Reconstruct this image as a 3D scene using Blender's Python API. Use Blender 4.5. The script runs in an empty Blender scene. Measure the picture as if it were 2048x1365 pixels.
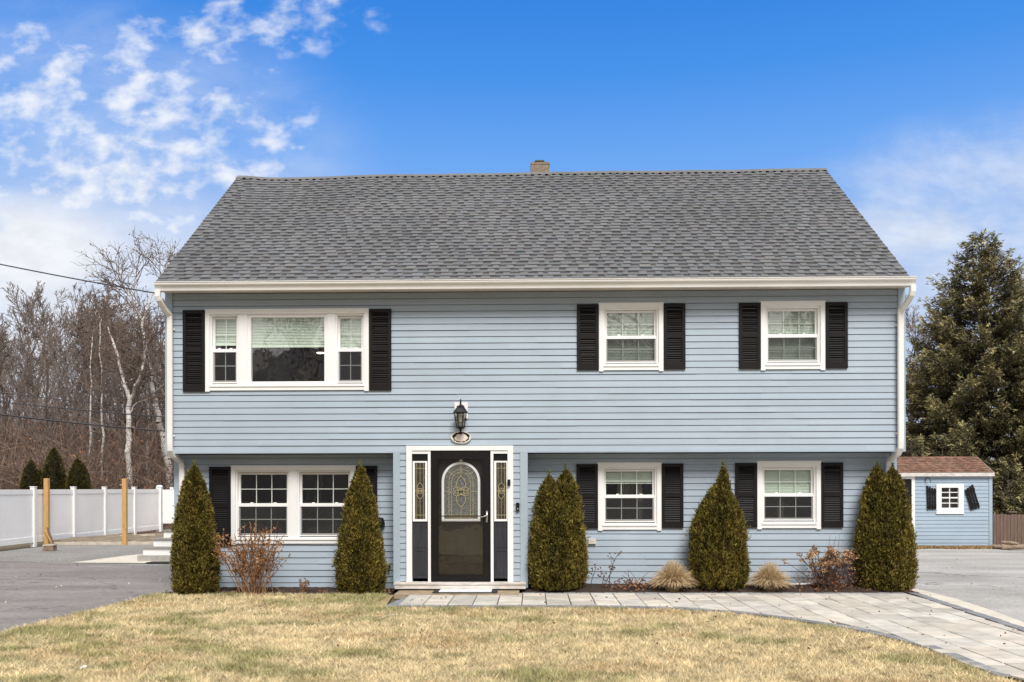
import bpy, math, random
import numpy as np
from mathutils import Vector, Matrix
R = math.radians
random.seed(7)
rng = np.random.default_rng(11)
S = bpy.context.scene
COL = S.collection

# ------------------------------------------------------------------ camera
F = 1827.0; CX = 1024.0; HY = 977.0; CH = 1.65
CAM = Vector((0.0, -14.5, CH))
M3 = (Matrix.Rotation(R(1.27), 3, 'Z') @ Matrix.Rotation(R(90), 3, 'X') @ Matrix.Rotation(R(-0.12), 3, 'Z'))
cd = bpy.data.cameras.new('camera'); cam = bpy.data.objects.new('camera', cd); COL.objects.link(cam)
cam.location = CAM; cam.rotation_euler = M3.to_euler()
cd.sensor_width = 36; cd.lens = 36*F/2048; cd.shift_y = (HY-682.5)/2048; cd.clip_end = 2000; cd.clip_start = 0.1
S.camera = cam
def ray(px, py): return M3 @ Vector(((px-CX)/F, (HY-py)/F, -1.0))
def PY(px, py, y=0.0):                    # point of the vertical plane y
    d = ray(px, py); t = (y-CAM.y)/d.y; return CAM + d*t
def PZ(px, py, z=0.0):                    # point of the horizontal plane z
    d = ray(px, py); t = (z-CAM.z)/d.z; return CAM + d*t
def PD(px, D, z=0.0):                     # ground point at depth D
    d = ray(px, HY); p = CAM + d*D; return Vector((p.x, p.y, z))

# ------------------------------------------------------------------ materials
def lin(r, g, b):
    f = lambda c: (c/255/12.92 if c/255 <= .04045 else ((c/255+.055)/1.055)**2.4)
    return (f(r), f(g), f(b))
def new_mat(name):
    m = bpy.data.materials.new(name); m.use_nodes = True
    nt = m.node_tree; b = nt.nodes['Principled BSDF']; return m, nt, b
def node(nt, t, **kw):
    n = nt.nodes.new(t)
    for k, v in kw.items():
        if k.startswith('i_'): n.inputs[int(k[2:])].default_value = v
        else: setattr(n, k, v)
    return n
def mat(name, c, rough=.6, var=.15, scale=3., bump=0., bscale=40., metal=0., spec=.5, attr=False, stretch=None, c2=None, detail=6, var2=0., scale2=1., coat=0.):
    """base colour modulated by object-space noise; optional vertex colour"""
    m, nt, b = new_mat(name); L = nt.links
    tc = node(nt, 'ShaderNodeTexCoord'); mp = node(nt, 'ShaderNodeMapping'); L.new(tc.outputs['Object'], mp.inputs[0])
    if stretch: mp.inputs['Scale'].default_value = stretch
    n1 = node(nt, 'ShaderNodeTexNoise'); n1.inputs['Scale'].default_value = scale; n1.inputs['Detail'].default_value = detail
    L.new(mp.outputs[0], n1.inputs['Vector'])
    rp = node(nt, 'ShaderNodeMapRange'); rp.inputs['From Min'].default_value = .25; rp.inputs['From Max'].default_value = .75
    L.new(n1.outputs[0], rp.inputs['Value'])
    if c2 is None:
        rp.inputs['To Min'].default_value = 1-var; rp.inputs['To Max'].default_value = 1+var
        if attr:
            at = node(nt, 'ShaderNodeAttribute', attribute_name='Col'); src = at.outputs['Color']
        else:
            rg = node(nt, 'ShaderNodeRGB'); rg.outputs[0].default_value = (*c, 1); src = rg.outputs[0]
        ml = node(nt, 'ShaderNodeVectorMath', operation='SCALE'); L.new(src, ml.inputs[0]); L.new(rp.outputs[0], ml.inputs['Scale'])
        out = ml.outputs[0]
    else:
        mx = node(nt, 'ShaderNodeMixRGB'); mx.inputs[1].default_value = (*c, 1); mx.inputs[2].default_value = (*c2, 1)
        L.new(rp.outputs[0], mx.inputs[0]); out = mx.outputs[0]
    if var2:
        n2 = node(nt, 'ShaderNodeTexNoise'); n2.inputs['Scale'].default_value = scale2; n2.inputs['Detail'].default_value = 4
        L.new(tc.outputs['Object'], n2.inputs['Vector'])
        r2 = node(nt, 'ShaderNodeMapRange'); r2.inputs['From Min'].default_value = .3; r2.inputs['From Max'].default_value = .7
        r2.inputs['To Min'].default_value = 1-var2; r2.inputs['To Max'].default_value = 1+var2
        L.new(n2.outputs[0], r2.inputs['Value'])
        m2 = node(nt, 'ShaderNodeVectorMath', operation='SCALE'); L.new(out, m2.inputs[0]); L.new(r2.outputs[0], m2.inputs['Scale']); out = m2.outputs[0]
    L.new(out, b.inputs['Base Color'])
    b.inputs['Roughness'].default_value = rough; b.inputs['Metallic'].default_value = metal
    b.inputs['Specular IOR Level'].default_value = spec
    if coat: b.inputs['Coat Weight'].default_value = coat
    if bump:
        n3 = node(nt, 'ShaderNodeTexNoise'); n3.inputs['Scale'].default_value = bscale; n3.inputs['Detail'].default_value = 5
        L.new(mp.outputs[0], n3.inputs['Vector'])
        bp = node(nt, 'ShaderNodeBump'); bp.inputs['Strength'].default_value = bump; bp.inputs['Distance'].default_value = .02
        L.new(n3.outputs[0], bp.inputs['Height']); L.new(bp.outputs[0], b.inputs['Normal'])
    return m
def crack(m, sc=.22, amt=.45, w=.006):
    nt = m.node_tree; L = nt.links; b = nt.nodes['Principled BSDF']; src = b.inputs['Base Color'].links[0].from_socket
    tc = node(nt, 'ShaderNodeTexCoord'); nz = node(nt, 'ShaderNodeTexNoise'); nz.inputs['Scale'].default_value = 1.6; nz.inputs['Detail'].default_value = 5
    L.new(tc.outputs['Object'], nz.inputs[0]); ad = node(nt, 'ShaderNodeVectorMath', operation='ADD'); sc_ = node(nt, 'ShaderNodeVectorMath', operation='SCALE'); sc_.inputs['Scale'].default_value = 1.3
    L.new(nz.outputs['Color'], sc_.inputs[0]); L.new(tc.outputs['Object'], ad.inputs[0]); L.new(sc_.outputs[0], ad.inputs[1])
    vo = node(nt, 'ShaderNodeTexVoronoi', feature='DISTANCE_TO_EDGE'); vo.inputs['Scale'].default_value = sc; L.new(ad.outputs[0], vo.inputs['Vector'])
    mr = node(nt, 'ShaderNodeMapRange'); mr.inputs['From Max'].default_value = w; mr.inputs['To Min'].default_value = 1-amt; L.new(vo.outputs['Distance'], mr.inputs['Value'])
    st = node(nt, 'ShaderNodeTexNoise'); st.inputs['Scale'].default_value = .9; st.inputs['Detail'].default_value = 6; mp = node(nt, 'ShaderNodeMapping'); mp.inputs['Scale'].default_value = (.35, 1.4, 1); L.new(tc.outputs['Object'], mp.inputs[0]); L.new(mp.outputs[0], st.inputs[0])
    m2 = node(nt, 'ShaderNodeMapRange'); m2.inputs['From Min'].default_value = .3; m2.inputs['From Max'].default_value = .7; m2.inputs['To Min'].default_value = .78; m2.inputs['To Max'].default_value = 1.18; L.new(st.outputs[0], m2.inputs['Value'])
    mm = node(nt, 'ShaderNodeMath', operation='MULTIPLY'); L.new(mr.outputs[0], mm.inputs[0]); L.new(m2.outputs[0], mm.inputs[1])
    s_ = node(nt, 'ShaderNodeVectorMath', operation='SCALE'); L.new(src, s_.inputs[0]); L.new(mm.outputs[0], s_.inputs['Scale']); L.new(s_.outputs[0], b.inputs['Base Color'])
def glass_mat(name, refl=.10, tint=(.94, .98, .955), wav=.02, wscale=4., alpha=0.):
    m, nt, b = new_mat(name); L = nt.links; nt.nodes.remove(b); out = nt.nodes['Material Output']
    tr = node(nt, 'ShaderNodeBsdfTransparent'); tr.inputs[0].default_value = (*tint, 1)
    gl = node(nt, 'ShaderNodeBsdfGlossy'); gl.inputs['Roughness'].default_value = .01; gl.inputs[0].default_value = (1, 1, 1, 1)
    lw = node(nt, 'ShaderNodeLayerWeight'); lw.inputs[0].default_value = .5
    pw = node(nt, 'ShaderNodeMath', operation='POWER'); pw.inputs[1].default_value = 5.; L.new(lw.outputs['Facing'], pw.inputs[0])
    fr = node(nt, 'ShaderNodeMath', operation='MULTIPLY_ADD'); fr.inputs[1].default_value = .8; fr.inputs[2].default_value = .04; L.new(pw.outputs[0], fr.inputs[0])
    ad = node(nt, 'ShaderNodeMath', operation='ADD', use_clamp=True); ad.inputs[1].default_value = refl; L.new(fr.outputs[0], ad.inputs[0])
    tc = node(nt, 'ShaderNodeTexCoord'); n = node(nt, 'ShaderNodeTexNoise'); n.inputs['Scale'].default_value = wscale; n.inputs['Detail'].default_value = 1.5
    L.new(tc.outputs['Object'], n.inputs['Vector'])
    bp = node(nt, 'ShaderNodeBump'); bp.inputs['Strength'].default_value = 1.; bp.inputs['Distance'].default_value = wav
    L.new(n.outputs[0], bp.inputs['Height']); L.new(bp.outputs[0], gl.inputs['Normal'])
    mx = node(nt, 'ShaderNodeMixShader'); L.new(ad.outputs[0], mx.inputs[0]); L.new(tr.outputs[0], mx.inputs[1]); L.new(gl.outputs[0], mx.inputs[2])
    L.new(mx.outputs[0], out.inputs[0]); return m
def screen_mat(name, c, a):
    m, nt, b = new_mat(name); L = nt.links; out = nt.nodes['Material Output']
    b.inputs['Base Color'].default_value = (*c, 1); b.inputs['Roughness'].default_value = .9; b.inputs['Specular IOR Level'].default_value = .1
    tr = node(nt, 'ShaderNodeBsdfTransparent'); mx = node(nt, 'ShaderNodeMixShader'); mx.inputs[0].default_value = a
    L.new(tr.outputs[0], mx.inputs[1]); L.new(b.outputs[0], mx.inputs[2]); L.new(mx.outputs[0], out.inputs[0]); return m

def siding_mat(name, c):
    m, nt, b = new_mat(name); L = nt.links
    tc = node(nt, 'ShaderNodeTexCoord')
    n1 = node(nt, 'ShaderNodeTexNoise'); n1.inputs['Scale'].default_value = .7; n1.inputs['Detail'].default_value = 5; L.new(tc.outputs['Object'], n1.inputs[0])
    mp = node(nt, 'ShaderNodeMapping'); mp.inputs['Scale'].default_value = (2.2, 2.2, 1.5); L.new(tc.outputs['Object'], mp.inputs[0])
    n2 = node(nt, 'ShaderNodeTexNoise'); n2.inputs['Scale'].default_value = 1; n2.inputs['Detail'].default_value = 6; L.new(mp.outputs[0], n2.inputs[0])
    mp3 = node(nt, 'ShaderNodeMapping'); mp3.inputs['Scale'].default_value = (.35, .35, 9.84); L.new(tc.outputs['Object'], mp3.inputs[0])
    n3 = node(nt, 'ShaderNodeTexNoise'); n3.inputs['Scale'].default_value = 1; n3.inputs['Detail'].default_value = 0; L.new(mp3.outputs[0], n3.inputs[0])
    a = node(nt, 'ShaderNodeMath', operation='ADD'); L.new(n1.outputs[0], a.inputs[0]); L.new(n2.outputs[0], a.inputs[1])
    a2 = node(nt, 'ShaderNodeMath', operation='ADD'); L.new(a.outputs[0], a2.inputs[0]); L.new(n3.outputs[0], a2.inputs[1])
    r = node(nt, 'ShaderNodeMapRange'); r.inputs['From Min'].default_value = 1.1; r.inputs['From Max'].default_value = 1.9; r.inputs['To Min'].default_value = .92; r.inputs['To Max'].default_value = 1.07
    L.new(a2.outputs[0], r.inputs['Value'])
    rg = node(nt, 'ShaderNodeRGB'); rg.outputs[0].default_value = (*c, 1)
    ml = node(nt, 'ShaderNodeVectorMath', operation='SCALE'); L.new(rg.outputs[0], ml.inputs[0]); L.new(r.outputs[0], ml.inputs['Scale'])
    L.new(ml.outputs[0], b.inputs['Base Color']); b.inputs['Roughness'].default_value = .5; b.inputs['Specular IOR Level'].default_value = .35
    mpb = node(nt, 'ShaderNodeMapping'); mpb.inputs['Scale'].default_value = (3, 3, 90); L.new(tc.outputs['Object'], mpb.inputs[0])
    nb = node(nt, 'ShaderNodeTexNoise'); nb.inputs['Scale'].default_value = 1; nb.inputs['Detail'].default_value = 3; L.new(mpb.outputs[0], nb.inputs[0])
    bp = node(nt, 'ShaderNodeBump'); bp.inputs['Strength'].default_value = .12; bp.inputs['Distance'].default_value = .004; L.new(nb.outputs[0], bp.inputs['Height']); L.new(bp.outputs[0], b.inputs['Normal'])
    return m

MT = dict(
    siding=siding_mat('blue_grey_siding', (.362, .425, .492)),
    fence_white=mat('fence_vinyl', (.90, .90, .905), .45, .03, 1.5, spec=.4, var2=.03, scale2=.6),
    corner=mat('blue_trim_vinyl', (.35, .42, .48), .5, .05),
    shed_siding=siding_mat('shed_blue_siding', (.35, .435, .52)),
    white=mat('white_vinyl', (.82, .812, .80), .4, .04, 2., spec=.4),
    gutter=mat('cream_aluminium', (.79, .765, .73), .35, .07, 1.5, spec=.5),
    soffit=mat('soffit_vinyl', (.62, .56, .49), .5, .06),
    shutter=mat('dark_brown_shutter_vinyl', (.0105, .0085, .009), .5, .15, spec=.22),
    shingle=mat('asphalt_shingle', (1, 1, 1), .95, .22, 55., bump=.35, bscale=120., attr=True, var2=.1, scale2=.7, spec=.15),
    shed_shingle=mat('brown_shingle', (1, 1, 1), .95, .25, 30., attr=True, var2=.1, scale2=1.5, spec=.15),
    chimney=mat('pebbled_brick', (.17, .125, .09), .95, .5, 22., c2=(.33, .27, .2), bump=.5),
    capm=mat('chimney_flue', (.10, .09, .08), .95, .3, 9.),
    glass=glass_mat('window_glass', .09, wav=.0022),
    glass_bright=glass_mat('window_glass_coated', .17, wav=.0022),
    glass_door=glass_mat('storm_glass', .035, (.95, .95, .95), .0015),
    screen=screen_mat('insect_screen', (.05, .05, .05), .42),
    blind=mat('blind_slats', (.80, .86, .755), .6, .05, 4.),
    curtain=mat('curtain_cloth', (.30, .26, .2), .9, .25, 9., stretch=(6, 1, .2)),
    room=mat('room_paint', (.10, .085, .075), .9, .2),
    black=mat('black_paint', (.008, .007, .007), .38, .2, spec=.3),
    inner_door=mat('inner_black_door', (.010, .008, .0075), .4, .2, 4., stretch=(1, 1, 6)),
    panel=mat('dark_slate_panel', (.032, .033, .042), .35, .35, 3., stretch=(8, 8, .6)),
    brass=mat('brass_came', (.66, .56, .32), .35, .1, metal=.4),
    leaded=mat('textured_glass', (.12, .125, .112), .18, .5, 45., bump=.6, bscale=60., spec=.8),
    leaded_red=mat('textured_glass_warm', (.04, .032, .024), .18, .6, 25., bump=.5, bscale=60., spec=.8),
    steel=mat('satin_nickel', (.55, .53, .5), .3, .05, metal=.9),
    plaque=mat('cream_ceramic', (.74, .68, .60), .5, .08, 30.),
    plaque_red=mat('plaque_leaf_paint', (.07, .045, .035), .6, .3, 20.),
    lampglass=glass_mat('lantern_glass', .12, (.8, .78, .72), .02, 30.),
    bulb=mat('bulb_glass', (.75, .68, .52), .3, .05),
    oldwhite=mat('weathered_white_wood', (.62, .57, .52), .8, .3, 6., stretch=(1, 4, 14), var2=.12, scale2=7.),
    concrete=mat('tan_concrete', (.33, .255, .165), .9, .25, 8., bump=.3, bscale=90., var2=.15),
    pale_concrete=mat('pale_concrete', (.60, .55, .47), .9, .14, 6., bump=.2, bscale=80., var2=.08),
    mat_black=mat('rubber_mat', (.016, .015, .014), .8, .2),
    mat_white=mat('mat_white', (.72, .73, .74), .9, .06, 12.),
    asphalt=mat('asphalt', (.245, .222, .215), .92, .30, 28., bump=.4, bscale=200., var2=.13, scale2=.45, stretch=(.5, 1, 1), spec=.25),
    asphalt_r=mat('asphalt_pale', (.40, .385, .37), .92, .26, 28., bump=.4, bscale=200., var2=.12, scale2=.6, spec=.25),
    gravel=mat('grey_gravel', (.24, .228, .21), .97, .5, 26., bump=.6, bscale=60., var2=.12),
    paver=mat('paver_concrete', (1, 1, 1), .85, .2, 5., bump=.25, bscale=70., attr=True, var2=.06, scale2=2.),
    joint=mat('joint_sand', (.035, .03, .026), 1., .3, 20.),
    mulch=mat('mulch', (.028, .018, .013), 1., .6, 45., bump=1., bscale=50., c2=(.06, .035, .024)),
    soil=mat('lawn_soil', (.42, .33, .17), 1., .3, 14., c2=(.24, .19, .08), var2=.25, scale2=1.2),
    leaf=mat('leaf_vertex', (1, 1, 1), .75, .2, 6., attr=True, spec=.2),
    grassm=mat('grass_vertex', (1, 1, 1), .8, .06, 3., attr=True, spec=.2),
    bark=mat('grey_brown_bark', (.16, .14, .128), .95, .35, 3., stretch=(4, 4, .7)),
    bark2=mat('brown_bark', (.12, .095, .08), .95, .35, 3., stretch=(4, 4, .7)),
    twig=mat('twig_bark', (.205, .162, .14), .95, .3, 2.),
    birch=mat('birch_bark', (.80, .76, .72), .8, .12, 5., c2=(.36, .32, .29), stretch=(1, 1, 4)),
    birchtwig=mat('birch_twig', (.17, .125, .10), .95, .3, 2.),
    litter=mat('leaf_litter', (.20, .115, .078), 1., .5, 1.3, c2=(.10, .066, .05), bump=.6, bscale=6., detail=10),
    greylitter=mat('grey_litter', (.19, .17, .155), 1., .6, .5, c2=(.10, .088, .08), detail=8),
    palebark=mat('pale_bark', (.42, .39, .35), .9, .2, 3.),
    soilbank=mat('bank_soil', (.13, .09, .062), 1., .5, 4., c2=(.30, .25, .17), bump=.5, bscale=30., detail=9),
    ground=mat('ground_dry', (.14, .105, .06), 1., .4, .8, c2=(.08, .07, .04), detail=8),
    cedar=mat('cedar_post', (.52, .31, .12), .8, .2, 5., stretch=(6, 6, .8)),
    oldwood=mat('weathered_fence_wood', (.17, .115, .09), .95, .35, 4., stretch=(9, 9, .7)),
    brick=mat('brown_block', (.22, .16, .12), .9, .25, 12.),
    greyboard=mat('grey_stone_step', (.34, .325, .30), .9, .15, 12.),
    wood_pale=mat('pale_timber', (.50, .44, .36), .9, .2, 6.),
    cable=mat('black_cable', (.035, .035, .045), .7, .1),
    log=mat('log_bark', (.20, .13, .085), .95, .4, 14., c2=(.42, .33, .25)),
    vent=mat('grey_vent', (.28, .26, .23), .6, .1),
)

m, nt, b = new_mat('lit_lamp'); b.inputs['Emission Color'].default_value = (1, .9, .75, 1); b.inputs['Emission Strength'].default_value = 7; MT['lamp'] = m
# ------------------------------------------------------------------ mesh helpers
crack(MT['asphalt'], .18, .35, .008); crack(MT['asphalt_r'], .16, .5, .011)
class MB:
    def __init__(s): s.v = []; s.f = []; s.c = []; s.mi = []; s.cur = (1, 1, 1); s.m = 0
    def add(s, vs, fs):
        o = len(s.v); s.v += [tuple(p) for p in vs]
        for f in fs: s.f.append(tuple(o+i for i in f)); s.c.append(s.cur); s.mi.append(s.m)
        return s
    def box(s, x0, x1, y0, y1, z0, z1):
        return s.add([(x0,y0,z0),(x1,y0,z0),(x1,y1,z0),(x0,y1,z0),(x0,y0,z1),(x1,y0,z1),(x1,y1,z1),(x0,y1,z1)],
                     [(3,2,1,0),(4,5,6,7),(0,1,5,4),(1,2,6,5),(2,3,7,6),(3,0,4,7)])
    def obox(s, c, ax, ay, az):            # oriented box: centre + half axes
        c, ax, ay, az = map(Vector, (c, ax, ay, az))
        vs = [c+ax*i+ay*j+az*k for k in (-1,1) for (i,j) in ((-1,-1),(1,-1),(1,1),(-1,1))]
        return s.add(vs, [(3,2,1,0),(4,5,6,7),(0,1,5,4),(1,2,6,5),(2,3,7,6),(3,0,4,7)])
    def bar(s, a, b, w, h=None, up=(0,0,1)):
        a, b = Vector(a), Vector(b); d = b-a; h = h or w; u = Vector(up)
        if abs(d.normalized().dot(u)) > .98: u = Vector((0,1,0))
        x = d.cross(u).normalized(); y = x.cross(d).normalized()
        return s.obox((a+b)/2, d/2, x*w/2, y*h/2)
    def tube(s, pts, r, n=8, cap=True):
        pts = [Vector(p) for p in pts]; rs = r if isinstance(r, (list, tuple)) else [r]*len(pts)
        vs = []; fs = []; px = None
        for i, p in enumerate(pts):
            d = (pts[min(i+1, len(pts)-1)]-pts[max(i-1, 0)]).normalized()
            if px is None:
                u = Vector((0,0,1)) if abs(d.z) < .9 else Vector((1,0,0)); px = d.cross(u).normalized()
            else: px = (px-d*px.dot(d)).normalized()
            py = d.cross(px)
            for k in range(n):
                a = 2*math.pi*k/n; vs.append(p+(px*math.cos(a)+py*math.sin(a))*rs[i])
        for i in range(len(pts)-1):
            for k in range(n): fs.append((i*n+k, i*n+(k+1)%n, (i+1)*n+(k+1)%n, (i+1)*n+k))
        if cap: fs.append(tuple(range(n))[::-1]); fs.append(tuple(range((len(pts)-1)*n, len(pts)*n)))
        return s.add(vs, fs)
    def sweep(s, pts, w, h):               # rectangular tube in a plane containing x-direction w
        return s.tube_rect(pts, w, h)
    def tube_rect(s, pts, w, h):
        pts = [Vector(p) for p in pts]; vs = []; fs = []
        for i, p in enumerate(pts):
            d = (pts[min(i+1, len(pts)-1)]-pts[max(i-1, 0)]).normalized()
            x = Vector((1,0,0)); x = (x-d*x.dot(d)).normalized(); y = d.cross(x)
            c = .35
            for (a, b) in ((-1,-c*2),(-c*2,-1),(c*2,-1),(1,-c*2),(1,c*2),(c*2,1),(-c*2,1),(-1,c*2)): vs.append(p+x*w/2*a+y*h/2*b)
        n = 8
        for i in range(len(pts)-1):
            for k in range(n): fs.append((i*n+k, i*n+(k+1)%n, (i+1)*n+(k+1)%n, (i+1)*n+k))
        fs.append(tuple(range(n))[::-1]); fs.append(tuple(range((len(pts)-1)*n, len(pts)*n)))
        return s.add(vs, fs)
    def lathe(s, prof, c, n=16):
        vs = []; fs = []
        for (r, z) in prof:
            for k in range(n):
                a = 2*math.pi*k/n; vs.append((c[0]+r*math.cos(a), c[1]+r*math.sin(a), c[2]+z))
        for i in range(len(prof)-1):
            for k in range(n): fs.append((i*n+k, i*n+(k+1)%n, (i+1)*n+(k+1)%n, (i+1)*n+k))
        fs.append(tuple(range(n))[::-1]); fs.append(tuple(range((len(prof)-1)*n, len(prof)*n)))
        return s.add(vs, fs)
    def extrude_x(s, prof, x0, x1):        # prof: (y,z) closed polygon
        n = len(prof); vs = [(x0, y, z) for y, z in prof]+[(x1, y, z) for y, z in prof]
        fs = [(i, (i+1)%n, n+(i+1)%n, n+i) for i in range(n)]+[tuple(range(n))[::-1], tuple(range(n, 2*n))]
        return s.add(vs, fs)
    def plate(s, poly, y0, y1):            # polygon in xz extruded in y
        n = len(poly); vs = [(x, y0, z) for x, z in poly]+[(x, y1, z) for x, z in poly]
        fs = [(i, (i+1)%n, n+(i+1)%n, n+i) for i in range(n)]+[tuple(range(n))[::-1], tuple(range(n, 2*n))]
        return s.add(vs, fs)
    def ring(s, outer, inner, y0, y1):     # two matching xz loops -> frame
        n = len(outer)
        vs = [(x, y0, z) for x, z in outer]+[(x, y0, z) for x, z in inner]+[(x, y1, z) for x, z in outer]+[(x, y1, z) for x, z in inner]
        fs = []
        for i in range(n):
            j = (i+1) % n
            fs += [(i, j, n+j, n+i), (2*n+i, 3*n+i, 3*n+j, 2*n+j), (i, 2*n+i, 2*n+j, j), (n+i, n+j, 3*n+j, 3*n+i)]
        return s.add(vs, fs)
    def frame(s, x0, x1, z0, z1, w, y0, y1, wt=None, wb=None):
        wt = w if wt is None else wt; wb = w if wb is None else wb
        return s.ring([(x0,z0),(x1,z0),(x1,z1),(x0,z1)], [(x0+w,z0+wb),(x1-w,z0+wb),(x1-w,z1-wt),(x0+w,z1-wt)], y0, y1)
    def build(s, name, mats, parent=None, smooth=False, col=False, xf=None):
        me = bpy.data.meshes.new(name)
        vs = s.v if xf is None else [tuple(xf @ Vector(p)) for p in s.v]
        me.from_pydata(vs, [], s.f); me.update()
        for m in (mats if isinstance(mats, (list, tuple)) else [mats]): me.materials.append(m)
        me.polygons.foreach_set('material_index', s.mi)
        if col:
            at = me.color_attributes.new('Col', 'FLOAT_COLOR', 'CORNER')
            a = np.ones((len(me.loops), 4), 'f4'); k = 0
            for f, c in zip(s.f, s.c): a[k:k+len(f), :3] = c; k += len(f)
            at.data.foreach_set('color', a.ravel())
        if not getattr(s, 'nofix', False):
            import bmesh
            bm = bmesh.new(); bm.from_mesh(me); bmesh.ops.recalc_face_normals(bm, faces=bm.faces); bm.to_mesh(me); bm.free()
        if smooth: me.polygons.foreach_set('use_smooth', [True]*len(me.polygons))
        return link(name, me, parent)
def link(name, me, parent=None):
    o = bpy.data.objects.new(name, me); COL.objects.link(o)
    if parent is not None: o.parent = parent
    return o
def np_obj(name, V, Fc, m, parent=None, C=None, smooth=False):
    V = np.asarray(V, 'f4'); Fc = np.asarray(Fc, 'i4'); k = Fc.shape[1]
    me = bpy.data.meshes.new(name)
    me.vertices.add(len(V)); me.vertices.foreach_set('co', V.ravel())
    me.loops.add(Fc.size); me.loops.foreach_set('vertex_index', Fc.ravel())
    me.polygons.add(len(Fc)); me.polygons.foreach_set('loop_start', np.arange(0, Fc.size, k, dtype='i4'))
    me.polygons.foreach_set('loop_total', np.full(len(Fc), k, 'i4'))
    if smooth: me.polygons.foreach_set('use_smooth', np.ones(len(Fc), bool))
    if C is not None:
        at = me.color_attributes.new('Col', 'FLOAT_COLOR', 'POINT')
        a = np.ones((len(V), 4), 'f4'); a[:, :3] = C; at.data.foreach_set('color', a.ravel())
    me.update(calc_edges=True); me.validate()
    me.materials.append(m)
    return link(name, me, parent)
def empty(name, loc=(0,0,0), label=None, cat=None, group=None):
    o = bpy.data.objects.new(name, None); COL.objects.link(o); o.location = loc; o.empty_display_size = .3
    tag(o, label, cat, group); return o
def tag(o, label=None, cat=None, group=None, kind=None):
    if label: o['label'] = label
    if cat: o['category'] = cat
    if group: o['group'] = group
    if kind: o['kind'] = kind
    return o
def copy_tree(o, parent=None):
    c = o.copy(); COL.objects.link(c)
    if parent is not None: c.parent = parent
    for ch in list(o.children): copy_tree(ch, c)
    return c

# vectorised value noise
_T = rng.random((256, 256))
def vnoise(x, y):
    xi = np.floor(x).astype(int); yi = np.floor(y).astype(int); fx = x-xi; fy = y-yi
    fx = fx*fx*(3-2*fx); fy = fy*fy*(3-2*fy); a = lambda i, j: _T[(xi+i) & 255, (yi+j) & 255]
    return (a(0,0)*(1-fx)+a(1,0)*fx)*(1-fy)+(a(0,1)*(1-fx)+a(1,1)*fx)*fy
def fbm(x, y, o=4):
    s = 0; amp = .5; t = 0
    for i in range(o): s = s+amp*vnoise(x*2**i+17*i, y*2**i+31*i); t += amp; amp *= .5
    return s/t
def unit(v): return v/np.maximum(np.linalg.norm(v, axis=-1, keepdims=True), 1e-9)

def segs_mesh(A, B, r0, r1, k=4):
    A = np.asarray(A, float); B = np.asarray(B, float); n = len(A)
    d = unit(B-A); u = np.where(np.abs(d[:, 2:3]) < .9, np.array([[0, 0, 1.]]), np.array([[1., 0, 0]]))
    x = unit(np.cross(d, u)); y = np.cross(d, x)
    ang = np.arange(k)*2*np.pi/k
    off = x[:, None]*np.cos(ang)[None, :, None]+y[:, None]*np.sin(ang)[None, :, None]
    V = np.concatenate([A[:, None]+off*np.asarray(r0)[:, None, None], B[:, None]+off*np.asarray(r1)[:, None, None]], 1)
    base = np.arange(n)[:, None]*2*k
    i = np.arange(k); j = (i+1) % k
    q = np.stack([i, j, k+j, k+i], 1)[None]+base[:, :, None]
    return V.reshape(-1, 3), q.reshape(-1, 4)

# leaf-ish flat sprays: pos (n,3), dir (n,3), len, width -> kite quads
def sprays(P, D, L, W, roll=None):
    n = len(P); D = unit(D); rv = unit(rng.normal(size=(n, 3))); s = unit(np.cross(D, rv))
    L = np.broadcast_to(L, (n,))[:, None]; W = np.broadcast_to(W, (n,))[:, None]
    V = np.stack([P, P+D*L*.45+s*W*.5, P+D*L, P+D*L*.45-s*W*.5], 1).reshape(-1, 3)
    Fc = np.arange(n)[:, None]*4+np.arange(4)[None]
    return V, Fc

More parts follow.
